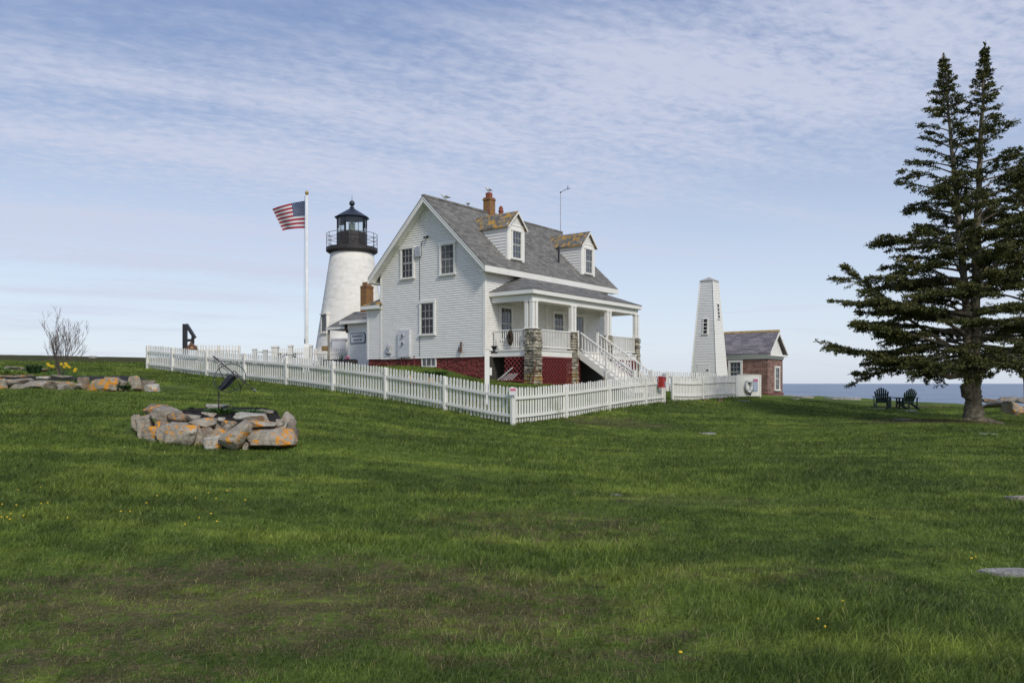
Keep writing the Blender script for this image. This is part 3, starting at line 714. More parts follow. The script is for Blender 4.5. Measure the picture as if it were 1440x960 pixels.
# dormers
def dormer(t0, t1, yf=.2):
    zw, zp = 7.72, 8.46; tm = (t0+t1)/2; yb = 2.9
    m = MB(H); m.prism([(t0,yf,6.02),(t1,yf,6.02),(t1,yf,zw),(tm,yf,zp-.05),(t0,yf,zw)],(0,yb-yf-.6,0))
    # clapboards on both cheeks and front gable
    def extc(z): y = (z-5.5)/SL-.35; return (.1, max(.1, y-yf)+.05)
    clap(m,(t0,yf,0),(0,1,0),(-1,0,0),6.05,zw-.02,lambda z:(.1,extc(z)[1]),.15,.03)
    clap(m,(t1,yf,0),(0,1,0),(1,0,0),6.05,zw-.02,lambda z:(.1,extc(z)[1]),.15,.03)
    clap(m,(0,yf,0),(1,0,0),(0,-1,0),zw+.06,zp-.06,lambda z:(t0+(z-zw)*(tm-t0)/(zp-zw)+.02,t1-(z-zw)*(t1-tm)/(zp-zw)-.02),.11,.026)
    dm = m.build('dormer', [M['siding'],M['lap_shade']], house)
    m = MB(H); m.box(t0-.022,t0,yf-.03,yf+.10,6.02,zw); m.box(t1,t1+.022,yf-.03,yf+.10,6.02,zw)
    m.box(t0,t0+.30,yf-.03,yf-.001,6.02,zw); m.box(t1-.30,t1,yf-.03,yf-.001,6.02,zw); m.box(t0+.30,t1-.30,yf-.03,yf-.001,7.50,zw); m.box(t0-.05,t1+.05,yf-.05,yf-.001,zw+.0,zw+.07); m.box(t0+.3,t1-.3,yf-.03,yf-.001,6.02,6.10)
    m.build('trim', M['trim'], dm)
    m = MB(H); o = .13; y0 = yf-.16; sl = (zp-zw)/(tm-t0)
    for s_, te in ((-1,t0-o),(1,t1+o)):
        ze = zw-.02-o*sl*.9
        m.hexa([(te,y0,ze),(te,yb,ze),(tm,yb,zp-.05),(tm,y0,zp-.05),(te,y0,ze+.06),(te,yb,ze+.06),(tm,yb,zp+.01),(tm,y0,zp+.01)])
    m.build('dormer_roof', M['roof_lichen'], dm)
    for te in (t0-o, t1+o):
        m = MB(H); ze = zw-.02-o*sl*.9
        m.hexa([(te,y0-.025,ze-.07),(te,y0-.002,ze-.07),(tm,y0-.002,zp-.13),(tm,y0-.025,zp-.13),(te,y0-.025,ze+.02),(te,y0-.002,ze+.02),(tm,y0-.002,zp-.03),(tm,y0-.025,zp-.03)])
        m.build('barge_board', M['trim'], dm)
    window(dm, H @ Matrix.Translation((tm,yf-.03,6.80)), .68, 1.32, 3, 2, 'glass_blue', .07, dormer=True)
dormer(1.95,3.30); dormer(8.58,9.96)
# gable windows
def gs(px): u = (px-CX)/FX; return -(1.26+37*u)/(.793+.609*u)
def gzy(px, py): s_ = gs(px); return (HY-py)/FX*(37+.609*s_)
GF = lambda y, z: H @ Matrix.Translation((0,y,z)) @ Matrix.Rotation(-math.pi/2,4,'Z')
def gwin(pl, pr, pt, pb, glass):
    a, b = gs(pl), gs(pr); zt = gzy((pl+pr)/2, pt); zb = gzy((pl+pr)/2, pb)
    window(house, GF((a+b)/2, (zt+zb)/2) @ Matrix.Translation((0,-.022,0)), abs(a-b)-.22-.04, (zt-zb)-.19, 3, 2, glass)
gwin(563.8,584,347.5,393.5,'glass_dark'); gwin(618.5,642,341.5,388,'glass_curtain'); gwin(590.5,613.5,423.5,472.5,'glass_dark')
# basement window
a, b = gs(592.5), gs(613); zc = gzy(603,508); Fw = GF((a+b)/2,zc) @ Matrix.Translation((0,.05,0)); w = abs(a-b)/2; m = MB(Fw)
m.box(-w,w,-.05,-.0,.20,.27); m.box(-w,w,-.05,0,-.28,-.21); m.box(-w,-w+.07,-.05,0,-.21,.20); m.box(w-.07,w,-.05,0,-.21,.20)
for xx in (-w/3,w/3): m.box(xx-.02,xx+.02,-.045,0,-.21,.20)
bw = m.build('window', M['trim'], house); m = MB(Fw); m.box(-w+.02,w-.02,-.03,-.02,-.24,.23); m.build('pane', M['glass_curtain'], bw)
# utility fittings on gable
def gbox(name, pl, pr, pt, pb, dep, mat, base=.0):
    y = (gs(pl)+gs(pr))/2; w = abs(gs(pl)-gs(pr))/2; zt = gzy((pl+pr)/2,pt); zb = gzy((pl+pr)/2,pb)
    m = MB(GF(y,0)); m.box(-w,w,-dep,-base,zb,zt); return m.build(name, mat, house), y, w, zb, zt
ub, y, w, zb, zt = gbox('utility_box', 562.5,578.5,464.5,502,.16,M['utility'])
for zz in (zt-.27, zt-.66):
    m = MB(GF(y,0)); m.tube([(-.02,-.161,zz),(-.02,-.24,zz)],.075,14); m.build('meter', M['grey_metal'], ub); 
    m = MB(GF(y,0)); m.tube([(-.02,-.24,zz),(-.02,-.262,zz)],.05,12); m.build('dial', M['glass_dark'], ub)
gbox('vent_box',585.3,593,347.5,361.5,.13,M['grey_metal'])
m = MB(GF(gs(590.6),0)); m.tube([(0,-.03,gzy(590.6,363)),(0,-.03,gzy(590.6,501))],.012,5); m.tube([(0,-.03,gzy(590,363)),(.12,-.03,gzy(594,360)),(.12,-.03,gzy(596,340)),(.25,-.03,gzy(600,337))],.012,5); m.build('conduit', M['brown_iron'], house)
m = MB(GF(gs(602),gzy(602,333))); m.box(-.05,.05,-.08,-.016,-.02,.06); m.tube([(-.03,-.1,0),(-.12,-.2,-.06)],[.035,.055],8); m.tube([(.03,-.1,0),(.12,-.2,-.06)],[.035,.055],8); m.build('flood_light', M['black_iron'], house)
m = MB(GF(gs(548),gzy(548,488))); m.lathe([(.06,-.10),(.09,0),(.09,.10),(.03,.14)],(0,-.12),12); m.tube([(0,-.05,-.1),(0,-.06,-.35),(.2,-.07,-.52),(.45,-.06,-.45)],.014,6); m.build('vent_hood', M['grey_metal'], house)
m = MB(GF(gs(548),gzy(548,498))); m.box(-.12,.10,-.07,-.018,-.04,.04); m.tube([(-.1,-.08,0),(-.2,-.1,.03)],.03,6); m.build('spigot', M['brown_iron'], house)
for px, pt, pb, r in ((647,488,494.5,.03),(650,480.5,494.8,.04)):
    m = MB(GF(gs(px),0)); a, b = gzy(px,pt), gzy(px,pb); m.tube([(0,-.09,a),(0,-.09,b+.04),(.02,-.12,b),(.10,-.2,b-.01)],r,7); m.build('vent_pipe', M['rust'], house)
for px, w_ in ((565.5,.03),(569,.022),(583,.025)):
    m = MB(GF(gs(px),0)); m.tube([(0,-.03,gzy(px,500 if px>580 else 502)),(0,-.03,gzy(px,522))],w_,6); m.build('pipe', M['red_paint'], house)
# back lean-to block
m = MB(H); m.box(.012,4.2,W_+.001,W_+1.0,ZB-.0,3.98); clap(m,(.012,W_,0),(0,1,0),(-1,0,0),ZB-.03,3.98,lambda z:(.0,.90)); clap(m,(0,W_+1.0,0),(1,0,0),(0,1,0),ZB-.03,3.98,lambda z:(.1,4.2))
lt = m.build('lean_to', [M['siding'],M['lap_shade']], house)
m = MB(H); m.box(-.02,.012,W_+.9,W_+1.02,ZB-.05,3.98); m.build('corner_board', M['trim'], lt)
m = MB(H); x0_, y1_ = -.25, W_+1.25
m.poly([(x0_,W_-.15,4.06),(x0_,y1_,4.06),(.35,W_+.0,4.50)]); m.poly([(x0_,y1_,4.06),(4.4,y1_,4.06),(4.4,W_,4.50),(.35,W_,4.50)]); m.poly([(x0_,W_-.15,4.05),(x0_,y1_,4.05),(4.4,y1_,4.05),(4.4,W_,4.05)]); m.poly([(x0_,W_-.15,4.06),(.35,W_,4.5),(.02,W_-.15,4.05)])
m.build('lean_to_roof', M['roof_lichen'], lt)
m = MB(H); m.box(x0_+.0,x0_+.03,W_-.15,y1_,3.86,4.045); m.box(x0_+.032,4.4,y1_-.03,y1_,3.86,4.045); m.box(x0_+.032,-.02,W_-.15,y1_-.035,3.86,3.88); m.build('eave_board', M['trim'], lt)
# ell with museum sign
EY0, EY1, EX0 = 8.0, 11.25, 1.5
m = MB(H); m.box(EX0,EX0+4.5,EY0+.001,EY1,.5,3.38); clap(m,(EX0,EY0,0),(0,1,0),(-1,0,0),.93,3.36,lambda z:(.02,EY1-EY0-.1)); clap(m,(EX0,EY1,0),(1,0,0),(0,1,0),.93,3.36,lambda z:(.1,4.4))
ell = m.build('side_wing', [M['siding'],M['lap_shade']], house)
m = MB(H); m.box(EX0-.025,EX0,EY1-.10,EY1+.02,.9,3.36); m.box(EX0-.03,EX0-.001,EY0+.01,EY0+.10,.9,3.36); m.build('corner_board', M['trim'], ell)
m = MB(H)                                                    # wing roof and entry roof
er = 4.22; xr = EX0+1.6
m.poly([(EX0-.3,EY0,3.50),(EX0-.3,EY1+.35,3.50),(xr,EY1+.35,er),(xr,EY0,er)]); m.poly([(xr,EY0,er),(xr,EY1+1.3,er),(EX0+3.6,EY1+1.95,3.35),(EX0+3.6,EY0,3.5)])
m.poly([(EX0-.3,EY0,3.49),(EX0-.3,EY1+.35,3.49),(EX0+4.8,EY1+.35,3.49),(EX0+4.8,EY0,3.49)])
m.poly([(EX0+.1,EY1+.35,3.30),(EX0+.1,EY1+2.0,3.25),(xr,EY1+1.3,er),(xr,EY1+.35,er)]); m.poly([(EX0+.1,EY1+2.0,3.25),(xr,EY1+1.3,er),(EX0+3.6,EY1+2.0,3.25)])
m.poly([(EX0+.1,EY1+.02,3.242),(EX0+3.6,EY1+.02,3.242),(EX0+3.6,EY1+2.0,3.242),(EX0+.1,EY1+2.0,3.242)])
m.build('wing_roof', M['roof'], ell)
m = MB(H); m.box(EX0-.33,EX0-.302,EY0,EY1+.37,3.34,3.51); m.box(EX0-.3,EX0+.3,EY1+.352,EY1+.38,3.34,3.5); m.box(EX0-.30,EX0-.03,EY0,EY1+.35,3.34,3.36); m.box(EX0+.07,EX0+.098,EY1+.40,EY1+2.03,3.10,3.255); m.box(EX0+.1,EX0+3.6,EY1+2.002,EY1+2.03,3.10,3.255); m.build('eave_board', M['trim'], ell)
m = MB(H); m.box(EX0+.14,EX0+.24,EY1+1.86,EY1+1.96,.6,3.10); m.build('entry_post', M['sash_dark'], ell)
m = MB(H); m.box(EX0+2.0,EX0+2.06,EY1+.05,EY1+1.9,.7,3.2); m.build('entry_wall', M['siding'], ell)
m = MB(H); m.box(EX0+1.93,EX0+1.995,EY1+.15,EY1+1.05,.75,2.85); m.build('door', M['utility'], ell)
m = MB(H); m.box(EX0+.4,EX0+.9,EY1-.02,EY1+.09,2.9,3.1); m.box(EX0-.12,EX0-.04,EY1-.02,EY1+.06,2.85,3.05); m.build('wall_lamp', M['rust'], ell)
m = MB(H); m.box(EX0+1.0,EX0+1.55,10.85,11.35,3.7,5.62); m.box(EX0+1.08,EX0+1.47,10.93,11.27,5.62,5.82); m.box(EX0+.98,EX0+1.57,10.83,11.37,5.5,5.55); m.build('chimney', M['brick_chimney'], ell)
m = MB(H); m.box(EX0+.90,EX0+.98,10.75,11.5,4.0,4.06); m.build('flashing', M['grey_metal'], ell)
# museum sign
sy0, sy1 = 9.76, 11.0; sz = 2.52; FS = H @ Matrix.Translation((EX0-.03,(sy0+sy1)/2,sz)) @ Matrix.Rotation(-math.pi/2,4,'Z')
p = FS @ Vector((0,0,-.3)); sg = thing('museum_sign', 'white sign board with dark border reading FISHERMEN’S MUSEUM on the side wing', 'sign', p, TH-math.pi/2)
w, h, c = .62, .29, .07
def octo(w, h, c, y): return [(-w+c,y,-h),(w-c,y,-h),(w,y,-h+c),(w,y,h-c),(w-c,y,h),(-w+c,y,h),(-w,y,h-c),(-w,y,-h+c)]
m = MB(FS); m.prism(octo(w,h,c,0),(0,-.03,0)); m.build('border', M['sign_ink'], sg)
m = MB(FS); m.prism(octo(w-.045,h-.045,c*.8,-.031),(0,-.008,0)); m.build('board', M['sign_white'], sg)
def text(s_, Ft, size, mat, parent, name='lettering'):
    cu = bpy.data.curves.new('tmp_text', 'FONT'); cu.body = s_; cu.size = size; cu.extrude = .003; cu.align_x = 'CENTER'; cu.align_y = 'CENTER'; cu.resolution_u = 2
    cu.offset = size*.012
    o = bpy.data.objects.new('tmp_text', cu); COL.objects.link(o); dg = bpy.context.evaluated_depsgraph_get()
    me = bpy.data.meshes.new_from_object(o.evaluated_get(dg)); bpy.data.objects.remove(o); bpy.data.curves.remove(cu)
    me.name = name; me.transform(world_of(parent).inverted() @ Ft @ Matrix.Rotation(math.pi/2,4,'X')); me.materials.clear(); me.materials.append(mat)
    q = bpy.data.objects.new(name, me); COL.objects.link(q); q.parent = parent; return q
text("FISHERMEN'S", FS @ Matrix.Translation((0,-.043,.11)), .165, M['sign_ink'], sg)
text("MUSEUM", FS @ Matrix.Translation((0,-.043,-.10)), .165, M['sign_ink'], sg)
# ------------------------------------------------------------------ porch
PX0, PX1, PY = .27, 10.43, -2.59
m = MB(H); zc_, zt_ = 4.26, 5.30
m.poly([(PX0,-.03,zc_),(PX0,PY,zc_),(2.74,-.03,zt_)]); m.poly([(PX0,PY,zc_),(PX1,PY,zc_),(PX1-2.47,-.03,zt_),(2.74,-.03,zt_)]); m.poly([(PX1,PY,zc_),(PX1,-.03,zc_),(PX1-2.47,-.03,zt_)])
m.poly([(PX0,-.03,zc_-.02),(PX1,-.03,zc_-.02),(PX1,PY,zc_-.02),(PX0,PY,zc_-.02)])
for a, b in (((PX0,-.03),(PX0,PY)),((PX0,PY),(PX1,PY)),((PX1,PY),(PX1,-.03))): m.poly([(a[0],a[1],zc_-.02),(b[0],b[1],zc_-.02),(b[0],b[1],zc_),(a[0],a[1],zc_)])
pr = m.build('porch_roof', M['porch_roof'], house)
m = MB(H); q = .02; m.box(PX0-.01+q,PX0+.03+q,PY+.02,-.03,zc_-.21,zc_-.022); m.box(PX0+.02,PX1-.02,PY+.02-.0,PY+.055,zc_-.212,zc_-.024); m.box(PX1-.05,PX1-.02,PY+.057,-.03,zc_-.21,zc_-.022)
m.build('fascia', M['trim'], pr)
m = MB(H); m.box(PX0+.06,PX1-.06,PY+.06,-.031,zc_-.235,zc_-.215); m.build('porch_ceiling', M['ceil'], pr)
m = MB(H); bz0, bz1 = 3.76, zc_-.237; by = -2.40
m.box(.46,10.30,by,by+.16,bz0,bz1); m.box(.46,.62,by+.162,-.032,bz0,bz1); m.box(10.14,10.30,by+.162,-.032,bz0,bz1); m.build('beam', M['trim'], pr)
# deck
m = MB(H); m.box(.42,10.4,-2.5,-.032,1.50,1.56); m.box(.46,10.36,-2.46,-2.42,1.24,1.498); m.box(.46,.50,-2.418,-.04,1.24,1.498); m.box(10.32,10.36,-2.418,-.04,1.24,1.498)
m.build('deck', M['trim'], house)
# stone pillars built of separate courses
def pillar(cx, cy, w, z0, z1, seed):
    rr = random.Random(seed); m = MB(H); m.box(cx-w/2+.05,cx+w/2-.05,cy-w/2+.05,cy+w/2-.05,z0-.3,z1-.01); m.cur = 1
    z = z0-.1
    while z < z1-.03:
        h = rr.uniform(.06,.17); zt = min(z+h, z1)
        for side in range(4):
            n = max(1, int(w/rr.uniform(.13,.30))); cuts = sorted([0,1]+[ (i+rr.uniform(-.2,.2))/n for i in range(1,n)])
            for a, b in zip(cuts, cuts[1:]):
                o = rr.uniform(0,.075); g = .011; a_ = -w/2+a*w+g-rr.uniform(0,.02)*(a==0); b_ = -w/2+b*w-g+rr.uniform(0,.02)*(b==1)
                Rm = Matrix.Translation((cx,cy,0)) @ Matrix.Rotation(side*math.pi/2,4,'Z'); F0 = m.F; m.F = H @ Rm
                y1 = -w/2+.06; y0 = -w/2-o+.012; k_ = .024; ta, tb = rr.uniform(-.01,.01), rr.uniform(-.01,.01)
                m.hexa([(a_+k_,y0,z+k_+ta),(b_-k_,y0,z+k_+tb),(b_,y1,z+.004),(a_,y1,z+.004),(a_+k_,y0,zt-k_+ta),(b_-k_,y0,zt-k_+tb),(b_,y1,zt-.004),(a_,y1,zt-.004)]); m.F = F0
        z = zt
    return m.build('stone_pillar', [M['mortar'], M['rubble']], house)
PIL = [(.62,-2.32,.58,-.35),(3.85,-2.32,.42,-.5),(7.2,-2.32,.40,-.6),(10.2,-2.32,.36,-.55)]
for i, (cx, cy, w, zb_) in enumerate(PIL): pillar(cx, cy, w, zb_, 2.48, 40+i)
def column(x, y):
    m = MB(H); m.box(x-.085,x+.085,y-.085,y+.085,2.52,3.72); m.box(x-.11,x+.11,y-.11,y+.11,2.48,2.545); m.box(x-.105,x+.105,y-.105,y+.105,3.70,3.758); m.build('column', M['trim'], house)
for x, y in ((.54,-2.32),(.54,-2.04),(.80,-2.32),(3.74,-2.32),(4.0,-2.32),(7.1,-2.32),(7.36,-2.32),(10.08,-2.32),(10.34,-2.32)): column(x, y)
def railing(a, b, z0, z1, zb0=None, zb1=None, parent=None, n=None, name='railing', bal=True):
    """a,b (x,y); z0,z1 floor heights at the ends"""
    a3 = Vector((*a,z0)); b3 = Vector((*b,z1)); L = (Vector(a)-Vector(b)).length; m = MB(H)
    m.bar(a3+Vector((0,0,.90)), b3+Vector((0,0,.90)), .09, .05); m.bar(a3+Vector((0,0,.12)), b3+Vector((0,0,.12)), .06, .05)
    n = n or int(L/.125)
    for i in range(n):
        q = a3.lerp(b3,(i+.5)/n); m.box(q.x-.02,q.x+.02,q.y-.02,q.y+.02,q.z+.12,q.z+.885)
    return m.build(name, M['trim'], parent or house)
railing((.54,-.10),(.54,-2.0),1.56,1.56); railing((.93,-2.36),(3.62,-2.36),1.56,1.56); railing((7.42,-2.36),(10.0,-2.36),1.56,1.56); railing((10.3,-2.1),(10.3,-.1),1.56,1.56)
m = MB(H)
for x, y in ((4.18,-2.42),(6.95,-2.42),(6.02,-2.42)): m = MB(H); m.box(x-.05,x+.05,y-.05,y+.05,1.56,2.54); m.box(x-.06,x+.06,y-.06,y+.06,2.54,2.57); m.build('newel_post', M['trim'], house)
# stairs going out from deck
ST = 11; rise, run = .19, .285; m = MB(H); sx0, sx1 = 4.25, 6.05
for i in range(ST):
    y = -2.52-i*run; z = 1.50-i*rise
    if i: m.box(sx0+.05,sx1-.05,y,y+run+.03,z-.045+rise-.19,z+rise-.19); m.box(sx0+.06,sx1-.06,y+run-.012,y+run+.008,z,z+rise-.05)
st = m.build('stairs', M['trim'], house)
m = MB(H)
for x in (sx0-.02, sx1-.02):
    ya, yb = -2.50, -2.50-run*(ST-1)-.1; za = 1.54; zb2 = za-rise*(ST-1)-.1*rise/run
    m.hexa([(x,ya,za-.36),(x+.045,ya,za-.36),(x+.045,yb,zb2-.30),(x,yb,zb2-.30),(x,ya,za),(x+.045,ya,za),(x+.045,yb,zb2),(x,yb,zb2)])
m.build('stringer', M['trim'], st)
for x in (sx0, sx1):
    railing((x,-2.55),(x,-2.55-run*(ST-1)),1.56,1.56-rise*(ST-1),parent=st,n=17,name='handrail')
    m = MB(H); y = -2.55-run*(ST-1)-.06; m.box(x-.05,x+.05,y-.05,y+.05,-.9,1.56-rise*(ST-1)+1.0); y = -2.55-run*5; m.box(x-.045,x+.045,y-.045,y+.045,.2,1.56-rise*5+.93); m.build('newel_post', M['trim'], st)
# lattice
def lattice(P, U, L, z0, z1, sp=.235, w=.052, name='lattice', frame=True, skip=None, full=None):
    m = MB(H); P = Vector(P); U = Vector(U); N = Vector((U.y,-U.x,0)); hh = z1-z0
    for sgn, off in ((1,0),(-1,.009)):
        c = -hh
        while c < L+hh:
            pts = []
            x_a, z_a = (c, z0) if sgn == 1 else (c, z1); x_b, z_b = (c+hh, z1) if sgn == 1 else (c+hh, z0)
            # clip to 0..L
            def cl(xa, za, xb, zb):
                if xb <= 0 or xa >= L: return None
                if xa < 0: za += (zb-za)*(0-xa)/(xb-xa); xa = 0
                if xb > L: zb = za+(zb-za)*(L-xa)/(xb-xa); xb = L
                return xa, za, xb, zb
            r_ = cl(x_a, z_a, x_b, z_b)
            if r_ and r_[2]-r_[0] > .03 and not (skip and skip(sgn, (r_[0]+r_[2])/2)):
                m.bar(P+U*r_[0]+Vector((0,0,r_[1]))+N*off, P+U*r_[2]+Vector((0,0,r_[3]))+N*off, .007, w, up=(0,0,1))
            c += sp
    if frame:
        m.bar(P+Vector((0,0,z0))+N*.02, P+U*L+Vector((0,0,z0))+N*.02, .02,.08); m.bar(P+Vector((0,0,z1-.03))+N*.02, P+U*L+Vector((0,0,z1-.03))+N*.02,.02,.06)
    return m.build(name, M['red_paint'], house)
lattice((.93,-2.44,0),(1,0,0),2.7,-.4,1.23); lattice((4.08,-2.44,0),(1,0,0),.28,-.5,1.23,frame=False); lattice((7.42,-2.44,0),(1,0,0),2.6,-.5,1.23)
lattice((.48,-2.02,0),(0,1,0),1.25,.15,1.23,skip=lambda s_, c: False); 
m = MB(H); m.bar((.44,-.95,.15),(.44,-.25,.10),.05,.05)
# leaning broken lattice frame and rubble sill under the porch
m.bar((.40,-.25,.02),(.42,-1.3,.72),.045,.045); 
for i in range(5): m.bar((.46,-.55-.15*i,.12),(.46,-.95-.15*i,.45),.02,.035)
m.build('lattice_slat', M['trim'], house)
m = MB(H); m.box(.3,.55,-2.05,-.1,-.5,.10); m.box(.22,.60,-2.0,.2,.10,.16); m.build('porch_curb', M['red_stone'], house)
m = MB(H); m.box(.1,11.0,-.05,.03,-.9,1.23); m.build('crawl_wall', M['mortar'], house)
m = MB(H); m.box(3.2,3.3,-.11,-.06,-.5,1.2); m.build('underporch_wall', M['red_stone'], house)
# porch wall openings
Fp = lambda x, z: H @ Matrix.Translation((x,-.02,z))
window(house, Fp(1.55,2.86), .80, 1.5, 3, 2, 'glass_blue'); window(house, Fp(6.85-.85,2.98), .82, 1.35, 3, 2, 'glass_blue')
Fd = Fp(7.95,2.58); m = MB(Fd); m.box(-.58,-.46,-.07,0,-1.02,1.05); m.box(.46,.58,-.07,0,-1.02,1.05); m.box(-.60,.60,-.08,0,1.05,1.18); dr = m.build('door', M['trim'], house)
m = MB(Fd); m.box(-.46,.46,-.03,-.002,-1.02,1.05); m.build('door_leaf', M['sash_dark'], dr)
m = MB(Fd); m.box(-.36,.36,-.036,-.031,-.1,.95); m.build('pane', M['glass_blue'], dr)
m = MB(Fd)
for x in (-.12,.12): m.box(x-.012,x+.012,-.045,-.037,-.1,.95)
for z in (.2,.55): m.box(-.36,.36,-.044,-.038,z-.012,z+.012)
m.build('muntin', M['sash_dark'], dr)
m = MB(Fp(7.1,3.2)); m.box(-.05,.05,-.04,0,-.1,.1); m.box(-.07,.07,-.19,-.05,-.16,.1); m.prism([(-.08,-.2,.1),(.08,-.2,.1),(0,-.12,.2)],(0,.14,0)); m.build('porch_light', M['black_iron'], house)
for xa_ in (3.45,4.9): m = MB(H); m.box(xa_,xa_+.13,-.05,-.001,1.56,4.0); m.build('door_trim', M['trim'], house)
# items on the porch
p = hl(.47,-1.15,2.38); root = thing('wreath', 'dark brown twig wreath hung over the left porch railing', 'wreath', (p.x,p.y,p.z-.5), TH)
m = MB(H); 
for k_ in range(7): m.torus((.43-.012*k_,-1.18,2.10),(0,1,0),(0,0,1),.07+random.uniform(-.035,.05),.05,20,6,ry=.27+random.uniform(-.06,.06))
m.build('twigs', M['twig_wreath'], root, True)
m = MB(H); m.tube([(.47,-1.18,2.36),(.50,-1.17,2.52),(.60,-1.15,2.50)],.015,5); m.build('hook', M['black_iron'], root)
def porch_chair(x, y, rz, label):
    F = H @ Matrix.Translation((x,y,1.56)) @ Matrix.Rotation(rz,4,'Z'); c = F @ Vector((0,0,0)); root = thing('porch_chair', label, 'chair', c, TH+rz, 'chairs on the porch')
    m = MB(F); m.box(-.24,.24,-.24,.24,.42,.46); m.build('seat', M['black_iron'], root)
    m = MB(F)
    for i in range(5): m.bar((-.2+.1*i,.24,.46),(-.2+.1*i,.36,1.0),.03,.02)
    m.bar((-.24,.36,1.0),(.24,.36,1.0),.04,.05); m.build('backrest', M['black_iron'], root)
    for sx in (-1,1):
        for sy in (-1,1): m = MB(F); m.box(sx*.22-.02,sx*.22+.02,sy*.22-.02,sy*.22+.02,0,.42); m.build('leg', M['black_iron'], root)
porch_chair(1.9,-1.0,math.pi,'dark slatted chair on the porch behind the railing between the first two pillars')
p = hl(2.5,-1.2,1.56); m = MB(H); m.lathe([(.12,1.56),(.17,1.9),(.19,1.9)],(2.5,-1.2),14); m.cur=1
for i in range(30):
    a = random.uniform(0,6.28); r_ = random.uniform(.02,.2); m.bar((2.5,-1.2,1.88),(2.5+math.cos(a)*r_,-1.2+math.sin(a)*r_,1.88+random.uniform(.1,.35)),.02,.005)
tag(m.build('potted_plant', [M['pot_red'],M['leaf_dark']], loc=p), 'small potted plant on the porch floor near the second pillar', 'plant')
# lamp post inside fence
p = at(685,561,27); z = G(p.x,p.y); root = thing('lamp_post', 'square white post with a black lantern bracket behind the picket fence', 'lamp post', (p.x,p.y,z))
m = MB(Matrix.Translation((p.x,p.y,z))); zt = at(685,491,27).z-z; m.box(-.08,.08,-.08,.08,-.1,zt); m.box(-.10,.10,-.10,.10,zt,zt+.03); m.build('post', M['trim'], root)
m = MB(Matrix.Translation((p.x+.22,p.y,z+zt-.08))); m.box(-.14,.0,-.02,.02,-.0,.03); m.lathe([(.12,-.06),(.12,-.02),(.05,0),(.04,.06),(.10,.16),(.12,.17),(.12,.19)],(0.02,0),12); m.build('lantern', M['black_iron'], root)
m = MB(Matrix.Translation((p.x+.14,p.y,z+zt-.75))); m.box(-.055,.02,-.05,.05,-.13,.13); m.build('socket_box', M['trim'], root)
# anchor leaning at pillar
F = H @ Matrix.Translation((-.3,-2.9,-.25)) @ Matrix.Rotation(.35,4,'Y')
p = F @ Vector((0,0,0)); root = thing('anchor', 'rusty old iron anchor leaning against the corner stone pillar', 'anchor', p, TH)
m = MB(F); m.tube([(0,0,0),(.1,.15,1.25)],[.05,.03],8); m.build('shank', M['rust'], root)
m = MB(F); m.torus((.0,.02,.35),(0,1,0),(0,0,1),.42,.045,20,8,math.pi*1.1,math.pi*1.9); m.build('arms', M['rust'], root)
m = MB(F); m.torus((.1,.16,1.32),(1,0,0),(0,0,1),.08,.015,14,5); m.build('ring', M['rust'], root)
# buoys and pots seen through the pickets in the foundation bed
for i, (px, py, mt, nm) in enumerate(((577,529,'ochre','orange'),(606,533,'ochre','amber'))):
    p = at(px,py,32.5); z = G(p.x,p.y); m = MB(); m.lathe([(.02,z-.02),(.16,z+.02),(.19,z+.16),(.12,z+.30),(.05,z+.34),(.03,z+.40)],(p.x,p.y),14)
    tag(m.build('buoy', M[mt], loc=(p.x,p.y,z), smooth=True), f'{nm} buoy lying on the bank behind the picket fence', 'buoy', 'old buoys below the house')
# ------------------------------------------------------------------ gulls
def gull(p, ang, label, s=1.0, up=0):
    F = Matrix.Translation(p) @ Matrix.Rotation(ang,4,'Z') @ Matrix.Scale(s,4)
    root = thing('gull', label, 'seagull', p, ang, 'gulls on the house roof')
    m = MB(F); bx = [(-.17,.155,.012),(-.10,.165,.05),(0,.16,.078),(.09,.17,.072),(.14,.21,.045),(.165,.255,.036),(.19,.275,.04),(.215,.275,.032),(.235,.27,.012)]
    m.tube([(x,0,z) for x, z, r in bx],[r for *_, r in bx],12); body = m.build('body', M['gull_white'], root, True)
    m = MB(F)
    for sy in (-1,1): m.tube([(.09,sy*.055,.19),(.0,sy*.07,.19),(-.12,sy*.045,.17),(-.24,sy*.02,.155)],[.035,.045,.028,.006],8)
    m.build('wing', M['gull_grey'], root, True)
    m = MB(F); m.tube([(.235,0,.268),(.285,0,.258)],[.012,.004],6); m.build('bill', M['beak'], root)
    m = MB(F)
    for sy in (-1,1): m.tube([(.0,sy*.03,.10),(.01,sy*.03,0)],.006,5); m.box(0,.05,sy*.03-.02,sy*.03+.02,0,.006)
    m.build('legs', M['beak'], root)
gull(hl(1.17,3.5,9.19), TH+math.pi-.5, 'gull standing nearest the gable peak on the roof ridge', 1.05)
gull(hl(2.87,3.5,9.19), TH+.2, 'gull with its head tucked between the peak and the chimney', .85)
gull(hl(4.59,3.49,10.22), TH+math.pi-.3, 'gull perched on top of the brick chimney', .95)
